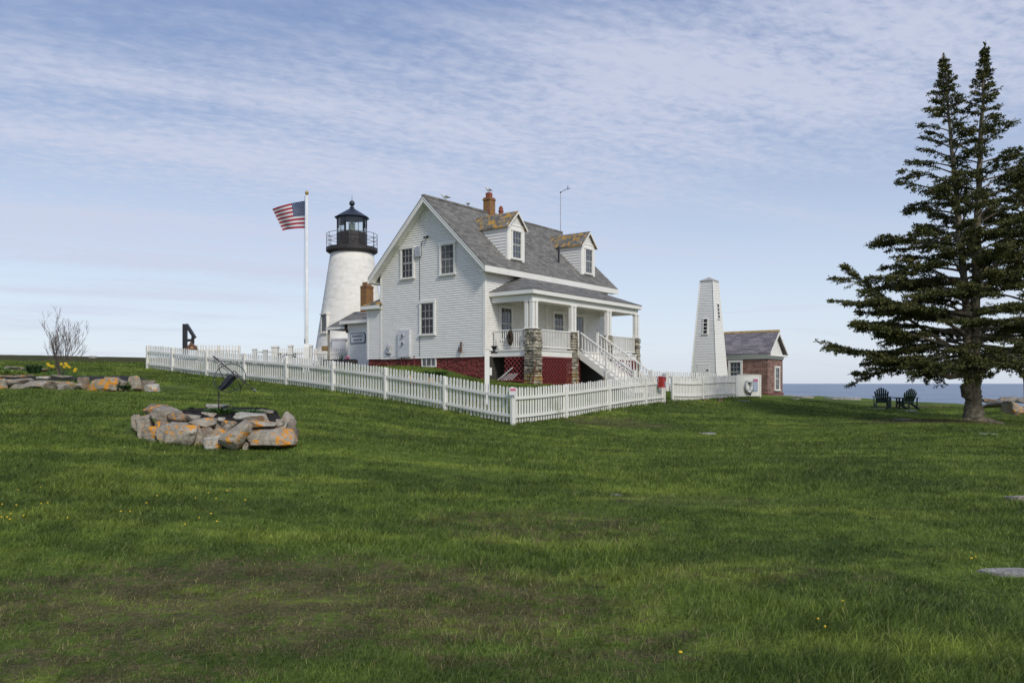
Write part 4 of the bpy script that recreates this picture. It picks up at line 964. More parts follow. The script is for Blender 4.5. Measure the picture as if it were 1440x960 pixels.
# ------------------------------------------------------------------ lighthouse
LX, LY = (495.0-CX)/FX*52, 52.0
zl = lambda py: (HY-py)/FX*52
lh = thing('lighthouse', 'white stone lighthouse tower with a black iron lantern room and gallery', 'lighthouse', (LX,LY,.5))
m = MB(); n = 14; prof = []
for i in range(n+1):
    z = .3 + (8.5-.3)*i/n; r_ = 2.39-(z-1.8)*(2.39-1.375)/(8.5-1.8); prof.append((r_, z))
m.lathe(prof,(LX,LY),64); tw = m.build('tower', M['tower'], lh, True)
m = MB(); m.lathe([(1.40,8.42),(1.55,8.50),(1.66,8.58),(1.66,8.80),(1.60,8.82)],(LX,LY),48); m.build('gallery_deck', M['brown_iron'], lh)
n8 = 10; a8 = math.pi/10
m = MB(); m.lathe([(.99,8.822),(.99,9.79),(.95,9.81)],(LX,LY),n8,a0=a8); m.build('parapet', M['brown_iron'], lh)
m = MB(); m.lathe([(.94,9.812),(.94,10.70)],(LX,LY),n8,a0=a8); m.f = m.f[:-2]; m.mi = m.mi[:-2]; m.build('lantern_glazing', M['glass_clear'], lh)
for i in range(n8):
    a = a8+2*math.pi*i/n8; m = MB(); x, y = LX+.96*math.cos(a), LY+.96*math.sin(a); m.tube([(x,y,9.80),(x,y,10.72)],.020,6); m.build('mullion', M['brown_iron'], lh)
m = MB(); m.lathe([(1.0,10.70),(1.0,10.75),(1.12,10.76),(1.14,10.80),(.16,11.40),(.14,11.44),(.17,11.46),(.10,11.50),(.10,11.60)],(LX,LY),n8,a0=a8); rf = m.build('lantern_roof', M['lantern_roof'], lh)
m = MB(); m.ball((LX,LY,11.74),.185,18,12); m.tube([(LX,LY,11.9),(LX,LY,12.35)],[.02,.006],5); m.build('finial', M['lantern_roof'], rf, True)
m = MB(); m.lathe([(.10,9.86),(.16,9.95),(.22,10.2),(.18,10.42),(.08,10.5)],(LX,LY),16); m.build('lens', M['lens'], lh)
m = MB()
for zz in (9.16,9.42,9.70): m.torus((LX,LY,zz),(1,0,0),(0,1,0),1.62,.016,56,5)
for i in range(12):
    a = 2*math.pi*(i+.3)/12; x, y = LX+1.62*math.cos(a), LY+1.62*math.sin(a); m.tube([(x,y,8.82),(x,y,9.72)],.018,5)
m.build('gallery_rail', M['black_iron'], lh)
# tower window on its left shoulder
a = R(228); rw = 2.16; Fw = Matrix.Translation((LX+rw*math.cos(a), LY+rw*math.sin(a), zl(457))) @ Matrix.Rotation(a+math.pi/2,4,'Z')
m = MB(Fw); m.box(-.36,.36,-.10,.3,.55,.63); m.box(-.33,-.25,-.03,.3,-.6,.55); m.box(.25,.33,-.03,.3,-.6,.55); m.box(-.38,.38,-.12,.3,-.68,-.6); wn = m.build('window', M['tower'], lh)
m = MB(Fw); m.box(-.25,.25,.0,.05,-.6,.55); m.build('pane', M['glass_curtain'], wn)
# small tower door and lamp
a = R(262); rw = 2.32; Fw = Matrix.Translation((LX+rw*math.cos(a), LY+rw*math.sin(a), 1.7)) @ Matrix.Rotation(a+math.pi/2,4,'Z')
m = MB(Fw); m.box(-.42,.42,-.18,.3,-.9,1.0); m.box(-.50,.50,-.22,.3,1.0,1.12); m.build('door', M['utility'], lh)
# ------------------------------------------------------------------ flagpole and flag
p = at(431.5,526,36); fx, fy = p.x, 36.0; ztop = at(431,274,36).z
root = thing('flagpole', 'tall white flagpole with a boxed base inside the picket fence', 'flagpole', (fx,fy,p.z))
m = MB(); m.tube([(fx,fy,p.z),(fx,fy,1.6),(fx,fy,ztop)],[.075,.07,.045],12); m.build('pole', M['pole'], root, True)
m = MB(); zb_ = at(431,488,36).z; m.box(fx-.13,fx+.13,fy-.13,fy+.13,p.z-.3,zb_); m.hexa([(fx-.13,fy-.13,zb_),(fx+.13,fy-.13,zb_),(fx+.13,fy+.13,zb_),(fx-.13,fy+.13,zb_),(fx-.08,fy-.08,zb_+.12),(fx+.08,fy-.08,zb_+.12),(fx+.08,fy+.08,zb_+.12),(fx-.08,fy+.08,zb_+.12)]); m.box(fx-.3,fx+.3,fy-.3,fy+.3,p.z-.3,p.z+.1); m.build('base', M['trim'], root)
m = MB(); m.ball((fx,fy,ztop+.09),.085,14,10); m.tube([(fx,fy,ztop-.02),(fx,fy,ztop+.03)],.05,10); m.build('finial', M['gold'], root, True)
m = MB(); m.tube([(fx-.09,fy-.05,ztop-.05),(fx-.11,fy-.06,4),(fx-.09,fy-.06,1.9)],.006,4); m.tube([(fx-.08,fy-.08,1.8),(fx-.08,fy-.08,2.0)],.02,5); m.build('halyard', M['brown_iron'], root)
hoT, hoB = at(429,282.5,36), at(429,321,36); flT, flB = at(382,294.5,36.9), at(397,324.5,36.7)
hoT.x = hoB.x = fx-.085; 
def FLG(u, v):   # u along fly 0..1, v 0 top .. 1 bottom
    a = hoT.lerp(hoB, v); b = flT.lerp(flB, v); q = a.lerp(b, u)
    w = math.sin(u*7.5+v*1.2); return q + Vector((.0,.10*w*u**.6,.055*math.sin(u*3.14)*(1-v*.3)+.035*math.sin(u*8+v)*u))
frt = thing('flag', 'stars and stripes flag flying to the left from the flagpole', 'flag', hoB.lerp(flB,.5)+Vector((0,0,-.05)))
m = MB(); nu, nv = 30, 26
gi = [[m.pt(FLG(i/nu, j/nv)) for i in range(nu+1)] for j in range(nv+1)]
for j in range(nv):
    for i in range(nu):
        st_ = j//2; can = (i < 12 and j < 14)
        m.f.append([gi[j][i], gi[j][i+1], gi[j+1][i+1], gi[j+1][i]]); m.mi.append(2 if can else (0 if st_ % 2 == 0 else 1))
m.build('cloth', [M['flag_red'], M['star_white'], M['flag_blue']], frt, True)
m = MB()
for rI in range(9):
    for cI in range(6 if rI % 2 == 0 else 5):
        u = (.4/12)*(1+2*cI + (rI % 2)); v = (14/26/10)*(rI+1); c = FLG(u, v); du = (FLG(u+.01,v)-c).normalized(); dv = (FLG(u,v+.01)-c).normalized(); nn = du.cross(dv).normalized()
        for sd in (-.006,.006):
            pts = []
            for k_ in range(10):
                rr = .030 if k_ % 2 == 0 else .013; a = math.pi/2+k_*math.pi/5; pts.append(c + du*rr*math.cos(a) - dv*rr*math.sin(a) + nn*sd)
            m.poly(pts)
m.build('stars', M['star_white'], frt)
# ------------------------------------------------------------------ bell house tower
TXY = at(1007,540,48); FT = Matrix.Translation((TXY.x,TXY.y,0)) @ Matrix.Rotation(TH,4,'Z')
# frame: origin = near bottom corner at z=.55 level; local +x along B, +y along A
bt = thing('bell_tower', 'slender white clapboard pyramid tower with a low cap roof', 'tower', (TXY.x,TXY.y,-.8), TH)
wb, wt = 1.80, .80; z0, z1 = -1.0, 6.25; cc = (.78,.78)
def hw(z): return (wb+(wt-wb)*(z+.8)/(z1+.8))/2
m = MB(FT)
def corner(sx, sy, z, o=0): return (cc[0]+sx*(hw(z)+o), cc[1]+sy*(hw(z)+o), z)
e = .155; z = z0
while z < z1-.01:
    zt = min(z+e, z1)
    for (s1, s2) in (((-1,-1),(1,-1)),((1,-1),(1,1)),((1,1),(-1,1)),((-1,1),(-1,-1))):
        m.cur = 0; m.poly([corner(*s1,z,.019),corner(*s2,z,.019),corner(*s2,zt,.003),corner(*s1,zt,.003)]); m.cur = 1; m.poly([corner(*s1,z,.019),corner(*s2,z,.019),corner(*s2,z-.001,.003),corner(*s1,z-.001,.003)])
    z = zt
m.build('wall', [M['siding'],M['lap_shade']], bt)
m = MB(FT); h = hw(z1)+.045; c = cc
m.hexa([(c[0]-h,c[1]-h,z1),(c[0]+h,c[1]-h,z1),(c[0]+h,c[1]+h,z1),(c[0]-h,c[1]+h,z1),(c[0]-h,c[1]-h,z1+.05),(c[0]+h,c[1]-h,z1+.05),(c[0]+h,c[1]+h,z1+.05),(c[0]-h,c[1]+h,z1+.05)])
for a, b in (((-1,-1),(1,-1)),((1,-1),(1,1)),((1,1),(-1,1)),((-1,1),(-1,-1))): m.poly([(c[0]+a[0]*h,c[1]+a[1]*h,z1+.052),(c[0]+b[0]*h,c[1]+b[1]*h,z1+.052),(c[0],c[1],z1+.30)])
m.build('roof', M['cap_grey'], bt)
for sx, sy in ((-1,-1),(1,-1),(-1,1)): m = MB(FT); m.tube([Vector(corner(sx,sy,z0,.02)),Vector(corner(sx,sy,z1,.02))],.03,4); m.build('corner_board', M['trim'], bt)
def twin(face, zc_, off, w, h, nrow):
    zt, zb = zc_+h/2, zc_+h/2
    # tilt of the face
    k_ = (wb-wt)/2/(z1+.8); tilt = math.atan(k_)
    if face == 'A': F = FT @ Matrix.Translation((cc[0]-hw(zc_), cc[1]+off, zc_)) @ Matrix.Rotation(-math.pi/2,4,'Z') @ Matrix.Rotation(-tilt,4,'X')
    else: F = FT @ Matrix.Translation((cc[0]+off, cc[1]-hw(zc_), zc_)) @ Matrix.Rotation(-tilt,4,'X')
    m = MB(F); m.box(-w/2-.06,-w/2,-.05,0,-h/2,h/2); m.box(w/2,w/2+.06,-.05,0,-h/2,h/2); m.box(-w/2-.07,w/2+.07,-.06,0,h/2,h/2+.07); m.box(-w/2-.09,w/2+.09,-.08,0,-h/2-.06,-h/2)
    for i in range(1,nrow): zz = -h/2+h*i/nrow; m.box(-w/2,w/2,-.04,-.02,zz-.022,zz+.022)
    wn = m.build('window', M['trim'], bt); m = MB(F); m.box(-w/2,w/2,-.028,-.0175,-h/2,h/2); m.build('pane', M['glass_dark'], wn)
zz = (HY-458)/FX*48; twin('A', zz, -.02, .24, .88, 4); zz = (HY-436)/FX*48; twin('B', zz, .08, .30, .88, 4)
F = FT @ Matrix.Translation((cc[0]-hw(0),cc[1],0)) @ Matrix.Rotation(-math.pi/2,4,'Z') @ Matrix.Rotation(-math.atan((wb-wt)/2/(z1+.8)),4,'X')
m = MB(F); m.box(-.42,.36,-.03,-.002,-.8,1.12); m.box(-.46,.40,-.035,-.002,1.13,1.17); m.build('door', M['siding'], bt)
m = MB(F); m.box(.18,.32,-.06,-.031,.78,.84); m.build('latch', M['black_iron'], bt)
# ------------------------------------------------------------------ brick building
OP = at(1079.7,540,50); FO = Matrix.Translation((OP.x,OP.y,0)) @ Matrix.Rotation(TH,4,'Z')
oh = thing('brick_building', 'small red brick building with a slate gable roof behind the white tower', 'building', (OP.x,OP.y,-.8), TH)
WL, WW = 4.6, 2.75; zb, ze = -.75, 1.56
m = MB(FO); m.box(0,WW,0,WL,zb-.4,ze); m.build('wall', M['brick'], oh)
m = MB(FO); m.box(-.05,WW+.05,-.05,WL+.05,-1.2,-.62); m.build('plinth', M['red_stone'], oh)
m = MB(FO); m.box(-.06,WW+.06,-.06,WL+.06,ze,ze+.16); m.box(-.16,WW+.16,-.16,WL+.16,ze+.16,ze+.28); m.build('cornice', M['trim'], oh)
rx = WW/2; zr = 3.40; m = MB(FO); ov = .25; za = ze+.285
for x_e in (-ov, WW+ov): m.hexa([(x_e,-ov,za),(x_e,WL+ov,za),(rx,WL+ov,zr-.07),(rx,-ov,zr-.07),(x_e,-ov,za+.06),(x_e,WL+ov,za+.06),(rx,WL+ov,zr),(rx,-ov,zr)])
m.build('roof', M['slate'], oh)
m = MB(FO); m.prism([(rx-.13,-ov-.02,zr-.10),(rx,-ov-.02,zr+.04),(rx+.13,-ov-.02,zr-.10)],(0,WL+2*ov,0)); m.build('ridge_cap', M['ochre'], oh)
m = MB(FO)
for x_e in (-ov+.01, WW+ov-.01): m.hexa([(x_e,-ov-.035,za-.02),(x_e,-ov-.002,za-.02),(rx,-ov-.002,zr-.28),(rx,-ov-.035,zr-.28),(x_e,-ov-.035,za+.075),(x_e,-ov-.002,za+.075),(rx,-ov-.002,zr-.08),(rx,-ov-.035,zr-.08)])
m.box(-ov+.06,WW+ov-.06,-ov-.02,-.05,za-.12,za-.005); m.build('rake_board', M['trim'], oh)
m = MB(FO); m.prism([(0,0,za),(WW,0,za),(rx,0,zr-.12)],(0,.04,0)); clap(m,(0,0,0),(1,0,0),(0,-1,0),za+.02,zr-.2,lambda z:((z-za)*(rx/(zr-za))+.03,WW-(z-za)*(rx/(zr-za))-.03),.13,.026); m.build('gable', [M['siding'],M['lap_shade']], oh)
a = (1079.7-1033.5)/22.0; F = FO @ Matrix.Translation((0,a,.74)) @ Matrix.Rotation(-math.pi/2,4,'Z'); window(oh, F, .70, 1.25, 3, 2, 'glass_blue', .12)
b = 1.62; F = FO @ Matrix.Translation((b,0,.30)); window(oh, F, .72, 1.40, 2, 2, 'glass_curtain', .10)
# ------------------------------------------------------------------ bell frame on the rise
d = 44; q = lambda px, py: at(px, py, d)
root = thing('bell_stand', 'black angled timber frame on the rise behind the fence, holding the bronze bell', 'frame', q(262,500))
m = MB(); a, b = q(260.2,455.5), q(260.2,500); m.bar(a,b,.22,.18,up=(0,1,0)); m.build('upright', M['black_iron'], root)
m = MB(); m.bar(q(262,456),q(274,475),.14,.26,up=(0,1,0)); m.build('brace', M['black_iron'], root)
m = MB(); m.bar(q(262.3,478.4),q(272.5,478.2),.14,.16,up=(0,1,0)); m.bar(q(271.2,473.5),q(271.0,483.5),.14,.12,up=(0,1,0)); m.build('crossbar', M['black_iron'], root)
c = q(269.5,487); m = MB(); m.lathe([(.02,c.z+.26),(.08,c.z+.23),(.11,c.z+.12),(.20,c.z+.05),(.27,c.z+.0),(.31,c.z-.12),(.34,c.z-.20),(.32,c.z-.20)],(c.x,c.y),20)
m.tube([(c.x,c.y,c.z+.2),(c.x+.04,c.y,c.z+.38)],.03,6)
tag(m.build('bell', M['bronze'], loc=(c.x,c.y,c.z-.14), smooth=True), 'weathered bronze fog bell hanging in the black frame', 'bell')
# plinth for bell
# ------------------------------------------------------------------ bench, planter, plaque near lighthouse
q = lambda px, py: at(px, py, 42)
c = q(404,513); z = G(c.x,42); root = thing('iron_bench', 'black wrought iron bench behind the long picket fence', 'bench', (c.x,42,z))
m = MB(Matrix.Translation((c.x,42,z)))
zt = q(404,499.5).z-z; m.torus((0,.2,zt-.18),(1,0,0),(0,0,1),.42,.022,18,5,.25,math.pi-.25,ry=.22)
for i in range(9): x = -.38+.095*i; m.tube([(x,.2,.45),(x,.2,zt-.02-.25*x*x)],.012,4)
m.build('backrest', M['black_iron'], root)
m = MB(Matrix.Translation((c.x,42,z))); m.box(-.42,.42,-.2,.2,.42,.45); m.build('seat', M['black_iron'], root)
for sx in (-1,1): m = MB(Matrix.Translation((c.x,42,z))); m.tube([(sx*.4,-.2,-.05),(sx*.4,-.2,.62),(sx*.4,.2,.64),(sx*.4,.2,-.05)],.02,5); m.build('arm_frame', M['black_iron'], root)
p = at(478,512,41.5); z = G(p.x,p.y); root = thing('planter', 'low dark timber planter bed beside the side wing wall', 'planter', (p.x,p.y,z))
m = MB(Matrix.Translation((p.x,p.y,z)) @ Matrix.Rotation(TH+math.pi/2,4,'Z')); m.box(-1.0,1.2,-.35,.35,-.2,.32); m.build('box', M['brown_iron'], root)
m = MB(m.F); m.box(-.95,1.15,-.30,.30,.32,.36); m.build('soil', M['mulch'], root)
for i, (px, py, mt, nm) in enumerate(((481,503.5,'leaf_dark','dark green'),(483,507,'blue_print','blue'),(488,504.5,'pink','pink'),(486.5,508.5,'leaf_green','light green'),(493,507.5,'grey_metal','grey-green'))):
    c = at(px,py,41.3); m = MB()
    for k_ in range(26):
        v = Vector((random.gauss(0,1),random.gauss(0,1),random.gauss(0,1))).normalized()*random.uniform(.04,.16); cq = c+v; s_ = .035
        m.ball(cq, s_, 6, 4)
    m.tube([c, c-Vector((0,0,.22))],.012,4)
    tag(m.build('flower_clump', M[mt], loc=(c.x,c.y,c.z-.2)), f'{nm} flower clump in the dark planter beside the side wing', 'flowers', 'flowers in the planter')
c = at(457.5,490,45.8); m = MB(); m.box(c.x-.19,c.x+.19,c.y-.12,c.y-.09,c.z-.14,c.z+.14); m.cur = 1; m.box(c.x-.15,c.x+.15,c.y-.128,c.y-.1205,c.z+.0,c.z+.06)
tag(m.build('wooden_plaque', [M['timber_brown'],M['ochre']], loc=(c.x,c.y-.1,c.z-.15)), 'small brown wooden plaque on the picket fence by the lighthouse', 'sign')
# ------------------------------------------------------------------ rocks
def rock_obj(name, cx, cy, w, h, d, mat, label, group, depth=.75, tilt=0.0, seed=0, slab=False, flat=False):
    c = at(cx, cy, d); sc = d/FX; W2 = w*sc/2*1.05; H2 = h*sc/2*1.0
    gz_ = G(c.x, c.y); gap = (c.z-H2)-gz_
    if -.05 < gap < .25: top_ = c.z+H2; H2 = (top_-(gz_-.06))/2; c.z = top_-H2
    D2 = max(W2*depth, .10) if not slab else W2*.8
    rr = random.Random(seed*97+5)
    bm = bmesh.new(); pts = []
    nP = 20
    for i in range(nP):
        v = Vector((rr.gauss(0,1), rr.gauss(0,1), rr.gauss(0,1))).normalized()
        e_ = .55
        v = Vector([math.copysign(abs(t_)**e_, t_) for t_ in v]); mx = max(abs(v.x),abs(v.y),abs(v.z)); v = v/(mx**.35)
        v *= rr.uniform(.84,1.03)
        pts.append(bm.verts.new((v.x*W2, v.y*D2, v.z*H2)))
    r_ = bmesh.ops.convex_hull(bm, input=pts); bmesh.ops.delete(bm, geom=[g for g in r_['geom_interior'] if isinstance(g, bmesh.types.BMVert)], context='VERTS')
    bmesh.ops.dissolve_limit(bm, angle_limit=R(14), verts=bm.verts[:], edges=bm.edges[:])
    bmesh.ops.bevel(bm, geom=bm.edges[:], offset=min(W2,H2)*.07, segments=2, profile=.6, affect='EDGES')
    bmesh.ops.triangulate(bm, faces=bm.faces[:])
    bmesh.ops.subdivide_edges(bm, edges=[e_ for e_ in bm.edges if e_.calc_length() > min(W2,H2)*.4], cuts=2, use_grid_fill=True)
    Rm = Matrix.Rotation(tilt,3,'Y')
    sd = seed*3.1
    for v in bm.verts:
        n_ = mnoise.fractal(Vector((v.co.x*5+sd, v.co.y*5, v.co.z*7)), 1.0, 2.0, 4); n2 = mnoise.noise(Vector((v.co.x*2, v.co.z*14+sd, 3)))
        v.co *= 1 + .13*n_ + .07*n2; v.co = Rm @ v.co
    me = bpy.data.meshes.new(name); bm.to_mesh(me); bm.free()
    for f in me.polygons: f.use_smooth = True
    me.set_sharp_from_angle(angle=R(26))
    me.materials.append(M[mat]); o = bpy.data.objects.new(name, me); COL.objects.link(o); o.location = c
    return tag(o, label, 'rock', group)
gr = 'stones ringing the sundial bed'
ring = [(222,575,31,17,14.9,'rock_brown','brown block with an orange end at the upper left rim of the sundial bed',.15),
(236,583,42,21,14.5,'rock_grey','large sloping grey slab resting on the left side of the sundial bed',.3),
(193,588,13,14,14.9,'rock_lichen','small stone at the far left end of the sundial bed',0),
(206,592,25,21,14.5,'rock_lichen','rounded mottled boulder at the left foot of the sundial bed',-.2),
(212,606,24,18,14.1,'rock_orange','squat stone covered in orange lichen at the lower left of the ring',0),
(227,596,22,15,14.3,'rock_brown','brown wedge stone tucked above the orange lichened squat stone',.1),
(232,606,20,20,14.0,'rock_grey','narrow leaning grey stone left of the broad speckled boulder',-.5),
(258,606,48,30,13.95,'rock_lichen','broad speckled boulder with orange spots in the left front',.1),
(252,587,28,16,14.4,'rock_brown','brown shouldered stone above the broad speckled boulder',.15),
(270,587,30,10,14.5,'rock_grey','thin grey slab along the upper left edge of the mulch',.12),
(284,594,44,16,14.2,'rock_grey','long dark grey slab in the middle of the ring wall',-.05),
(292,607,30,14,14.05,'rock_brown','layered brown slab left under the big diamond stone',.2),
(302,620,30,18,13.8,'rock_pale','pale low stone with an orange streak at the very front',-.15),
(331,606,34,44,13.7,'rock_lichen','big upright diamond shaped grey slab at the front of the ring',.62),
(382,616,70,30,13.9,'rock_orange','largest boulder with wide orange lichen at the right front',.05),
(355,586,45,13,14.3,'rock_pale','long pale stone lying above the right front boulder',.12),
(366,596,46,11,14.1,'rock_orange','flat grey slab with orange face on top of the largest boulder',.02),
(400,588,30,17,14.8,'rock_grey','grey sloping stone at the right rim of the sundial bed',.3),
(409,601,22,14,14.5,'rock_brown','brown stone at the far right end of the ring',.1),
(393,594,11,12,14.35,'rock_grey','small round grey stone between the right rim stones',0),
(306,604,28,9,14.0,'rock_orange','thin slanting orange slab left of the diamond stone',.35),
(293,584,22,9,14.55,'rock_orange','short stone with orange and white blotches on the mulch edge',.05),
(308,571,34,9,16.3,'rock_pale','pale log-like stone lying at the back of the mulch',0),
(312,589,9,6,14.3,'rock_pale','tiny pale cobble left of the diamond stone top',0),
(393,602,17,9,14.2,'rock_orange','small rusty stone right of the flat slab',.2),
(371,578,27,5,15.6,'rock_grey','thin flat stone edging the back right of the mulch',.15),
(346,624,12,8,13.75,'rock_grey','small grey stone at the foot of the diamond slab',0),
(300,596,26,9,14.35,'rock_brown','brown slab behind the thin slanting orange slab',.1),(316,597,18,12,14.3,'rock_grey','grey chunk wedged behind the top of the diamond slab',.2),(278,608,22,14,14.0,'rock_lichen','speckled stone between the broad boulder and the pale front stone',-.2),
(243,600,16,12,14.2,'rock_lichen','small speckled stone above the narrow leaning stone',.1),(363,606,30,10,14.2,'rock_brown','dark stone in the shadow under the flat orange-faced slab',0),(322,593,22,8,14.6,'rock_brown','thin brown stone at the front edge of the mulch',.05)]
for i, (cx,cy,w,h,d,mt,lb,tl) in enumerate(ring): rock_obj('rock', cx,cy,w,h,d,mt,lb,gr,.85,tl,i+1)
cx_m = -5.74
# hidden back stones keep the ring closed from other sides
m = MB(); n = 40; cx, cy = -5.74, 15.72
def mz(u, v): r_ = math.hypot(u,v); return -.625 + .05*(v+1) + .06*(1-r_*r_) + .035*mnoise.noise(Vector((u*4,v*4,0))) - .42*max(0,(r_-.82)/.18)**2*(.5+.5*max(0,v))
rings = []
for j in range(9):
    r_ = j/8; rings.append([m.pt((cx+1.20*r_*math.cos(2*math.pi*k/n), cy+1.22*r_*math.sin(2*math.pi*k/n), mz(r_*math.cos(2*math.pi*k/n), r_*math.sin(2*math.pi*k/n)))) for k in range(n)])
rings.append([m.pt((cx+1.10*math.cos(2*math.pi*k/n), cy+1.15*math.sin(2*math.pi*k/n), -1.3)) for k in range(n)])
for a, b in zip(rings, rings[1:]):
    for k in range(n): m.f.append([a[k],a[(k+1)%n],b[(k+1)%n],b[k]]); m.mi.append(0)
for j in range(1500):
    r_ = math.sqrt(random.random())*.9; a = random.uniform(0,6.28); u, v = r_*math.cos(a), r_*math.sin(a); s_ = random.uniform(.008,.022)
    m.cbox((cx+1.2*u, cy+1.22*v, mz(u,v)+.004), s_*2.2, s_, s_*.6, Matrix.Rotation(random.uniform(0,6),3,'Z') @ Matrix.Rotation(random.uniform(-.7,.7),3,'X'))
tag(m.build('mulch_bed', M['mulch'], loc=(cx,cy,-.9)), 'mound of black mulch inside the ring of lichened stones', 'mulch', kind='stuff')
gb = 'stones walling the left flower bed'
left = [(3,538,14,14,23.6,'rock_orange','orange lichened boulder at the left frame edge of the flower bed'),(20,529,44,6,24.2,'rock_brown','long thin brown slab on top at the left end of the flower bed'),(27,533.5,38,6,24.0,'rock_grey','flat slab second from the top at the left end of the flower bed'),
(53,537.5,42,6,23.9,'rock_grey','long mid-course slab left of the bare shrub'),(40,542,46,6,23.7,'rock_grey','long bottom-course slab left of the bare shrub'),(87,535,47,7,23.9,'rock_brown','long brown slab with orange edge under the bare shrub'),(103,541.5,42,7,23.7,'rock_grey','bottom-course slab right of the bare shrub'),
(118,534,15,10,23.8,'rock_brown','blocky brown stone left of the big orange boulder'),(146,539,46,15,23.6,'rock_orange','big low boulder plastered with orange lichen in the flower bed wall'),(158,532,20,5,24.0,'rock_orange','thin orange edged slab above the big orange boulder'),(169,536,18,7,24.0,'rock_grey','small grey slab right of the big orange boulder'),
(191,537.5,20,24,23.7,'rock_lichen','pointed upright stone near the right end of the flower bed'),(214,543.5,20,12,23.8,'rock_pale','pale block at the right end of the flower bed'),(211,536.5,22,6,24.1,'rock_brown','dark slab lying on the pale end block'),
(63,531,21,5,24.1,'rock_pale','pale thin slab below the bare shrub'),(87,529.5,27,4.5,24.2,'rock_grey','grey capping slab below the daffodils'),(24,517.5,30,5,26.6,'rock_grey','slab standing in the green plants behind the bed'),(66,520,24,5,26.3,'rock_orange','low orange stone under the leftmost daffodils'),(176,544,10,6,23.7,'rock_grey','small stone between the orange boulder and the pointed stone')]
for i, (cx,cy,w,h,d,mt,lb) in enumerate(left): rock_obj('rock', cx,cy,w,h,d,mt,lb,gb,.7,random.uniform(-.05,.05),i+60)
m = MB()
for (xa, xb, px) in ((-16.5,-12.15,0),):
    n = 60
    for i in range(n):
        for j in range(10):
            x0_ = xa+(xb-xa)*i/n; x1_ = xa+(xb-xa)*(i+1)/n; y0_ = 24.2+2.4*j/10; y1_ = 24.2+2.4*(j+1)/10
            zf = lambda x, y: .10 + .12*(y-24.2)/2.4*1.2 - max(0,(x+12.6))*.22 + .03*mnoise.noise(Vector((x*2.5,y*2.5,0)))
            m.poly([(x0_,y0_,zf(x0_,y0_)),(x1_,y0_,zf(x1_,y0_)),(x1_,y1_,zf(x1_,y1_)),(x0_,y1_,zf(x0_,y1_))])
tag(m.build('mulch_bed', M['mulch'], loc=(-14,25,.1)), 'dark mulch in the long stone-walled flower bed on the left', 'mulch', kind='stuff')
# rocks on the right, slabs in the lawn
rs = [(1428,572,30,22,31,'rock_lichen','boulder with an orange patch at the right frame edge behind the spruce'),(1402,569,40,10,33,'rock_grey','long grey slab leaning right of the spruce trunk'),(1415,562,26,9,36,'rock_grey','dark rock on the shore right of the spruce'),(1436,563,24,9,37,'rock_grey','farthest dark shore rock at the right edge'),(1388,563,22,7,37,'rock_brown','low shore rock just right of the spruce trunk'),
(1432,704,34,18,10.6,'rock_grey','rounded grey rock breaking the lawn at the right edge')]
for i, (cx,cy,w,h,d,mt,lb) in enumerate(rs): rock_obj('rock', cx,cy,w,h,d,mt,lb,None,.9,random.uniform(-.12,.12),i+120)
def flag(px, py, w, dd, d, label, hh=.05, i=0, mt='flagstone', nm='flagstone'):
    c = at(px,py,d); z = G(c.x,c.y); rr = random.Random(i+900); bm = bmesh.new(); n = 11; top = []; r2 = [rr.uniform(.78,1.08) for _ in range(n)]
    vt = [bm.verts.new((w/2*r2[k]*math.cos(2*math.pi*k/n), dd/2*r2[k]*math.sin(2*math.pi*k/n), hh+rr.uniform(-.006,.006))) for k in range(n)]
    vb = [bm.verts.new((v.co.x*1.08, v.co.y*1.1, -.12)) for v in vt]
    bm.faces.new(vt); [bm.faces.new([vb[k],vb[(k+1)%n],vt[(k+1)%n],vt[k]]) for k in range(n)]
    bmesh.ops.bevel(bm, geom=[e_ for e_ in bm.edges if all(v.co.z > 0 for v in e_.verts)], offset=.012, segments=2, affect='EDGES')
    me = bpy.data.meshes.new(nm); bm.to_mesh(me); bm.free(); me.materials.append(M[mt]); o = bpy.data.objects.new(nm, me); COL.objects.link(o); o.location = (c.x,c.y,z)
    return tag(o, label, 'stone')
fl_ = [(1425,795,.62,.30,6.75,'pale flat stone in the lawn at the lower right edge',.018),(994,612,.62,.5,24,'flat stone alone in the lawn below the white gate',.035),(945,566,.5,.6,34.5,'flat step stone in the fence gap',.03),(1043,566,.9,.7,37.5,'flat stone below the life ring board',.03),
(1100,561,1.6,1.6,47,'broad ledge stone at the corner of the brick building',.06),(1125,563,1.4,1.2,44,'grey ledge stone right of the brick building',.05),(1118,568,.5,.5,41,'small pale stone in the lawn right of the brick building',.05),(1238,590,.75,.9,31.3,'longer flat path stone left of the spruce',.03),(1271,597,.75,.45,28.9,'flat path stone nearest the spruce',.03),(1205,587,.7,.4,32,'leftmost flat path stone on the right lawn',.03),
(1388,619,.6,.35,23,'small reddish flat stone in the lawn below the spruce',.03),(1185,562,2.2,1.0,44.5,'long grey ledge stone at the cliff edge left of the chairs',.08),(130,508,.5,.3,50,'pale stone far up on the left heath',.12),(1275,577,1.2,.8,37.6,'flat stone slab under the right garden chair',.02),(1225,574,1.6,.8,38.4,'worn flat slab under the left garden chair',.015),(867,695,.2,.1,11,'small brown chip of stone in the middle of the lawn',.02)]
for i, (px,py,w,dd,d,lb,hh) in enumerate(fl_): flag(px,py,w,dd,d,lb,hh,i)
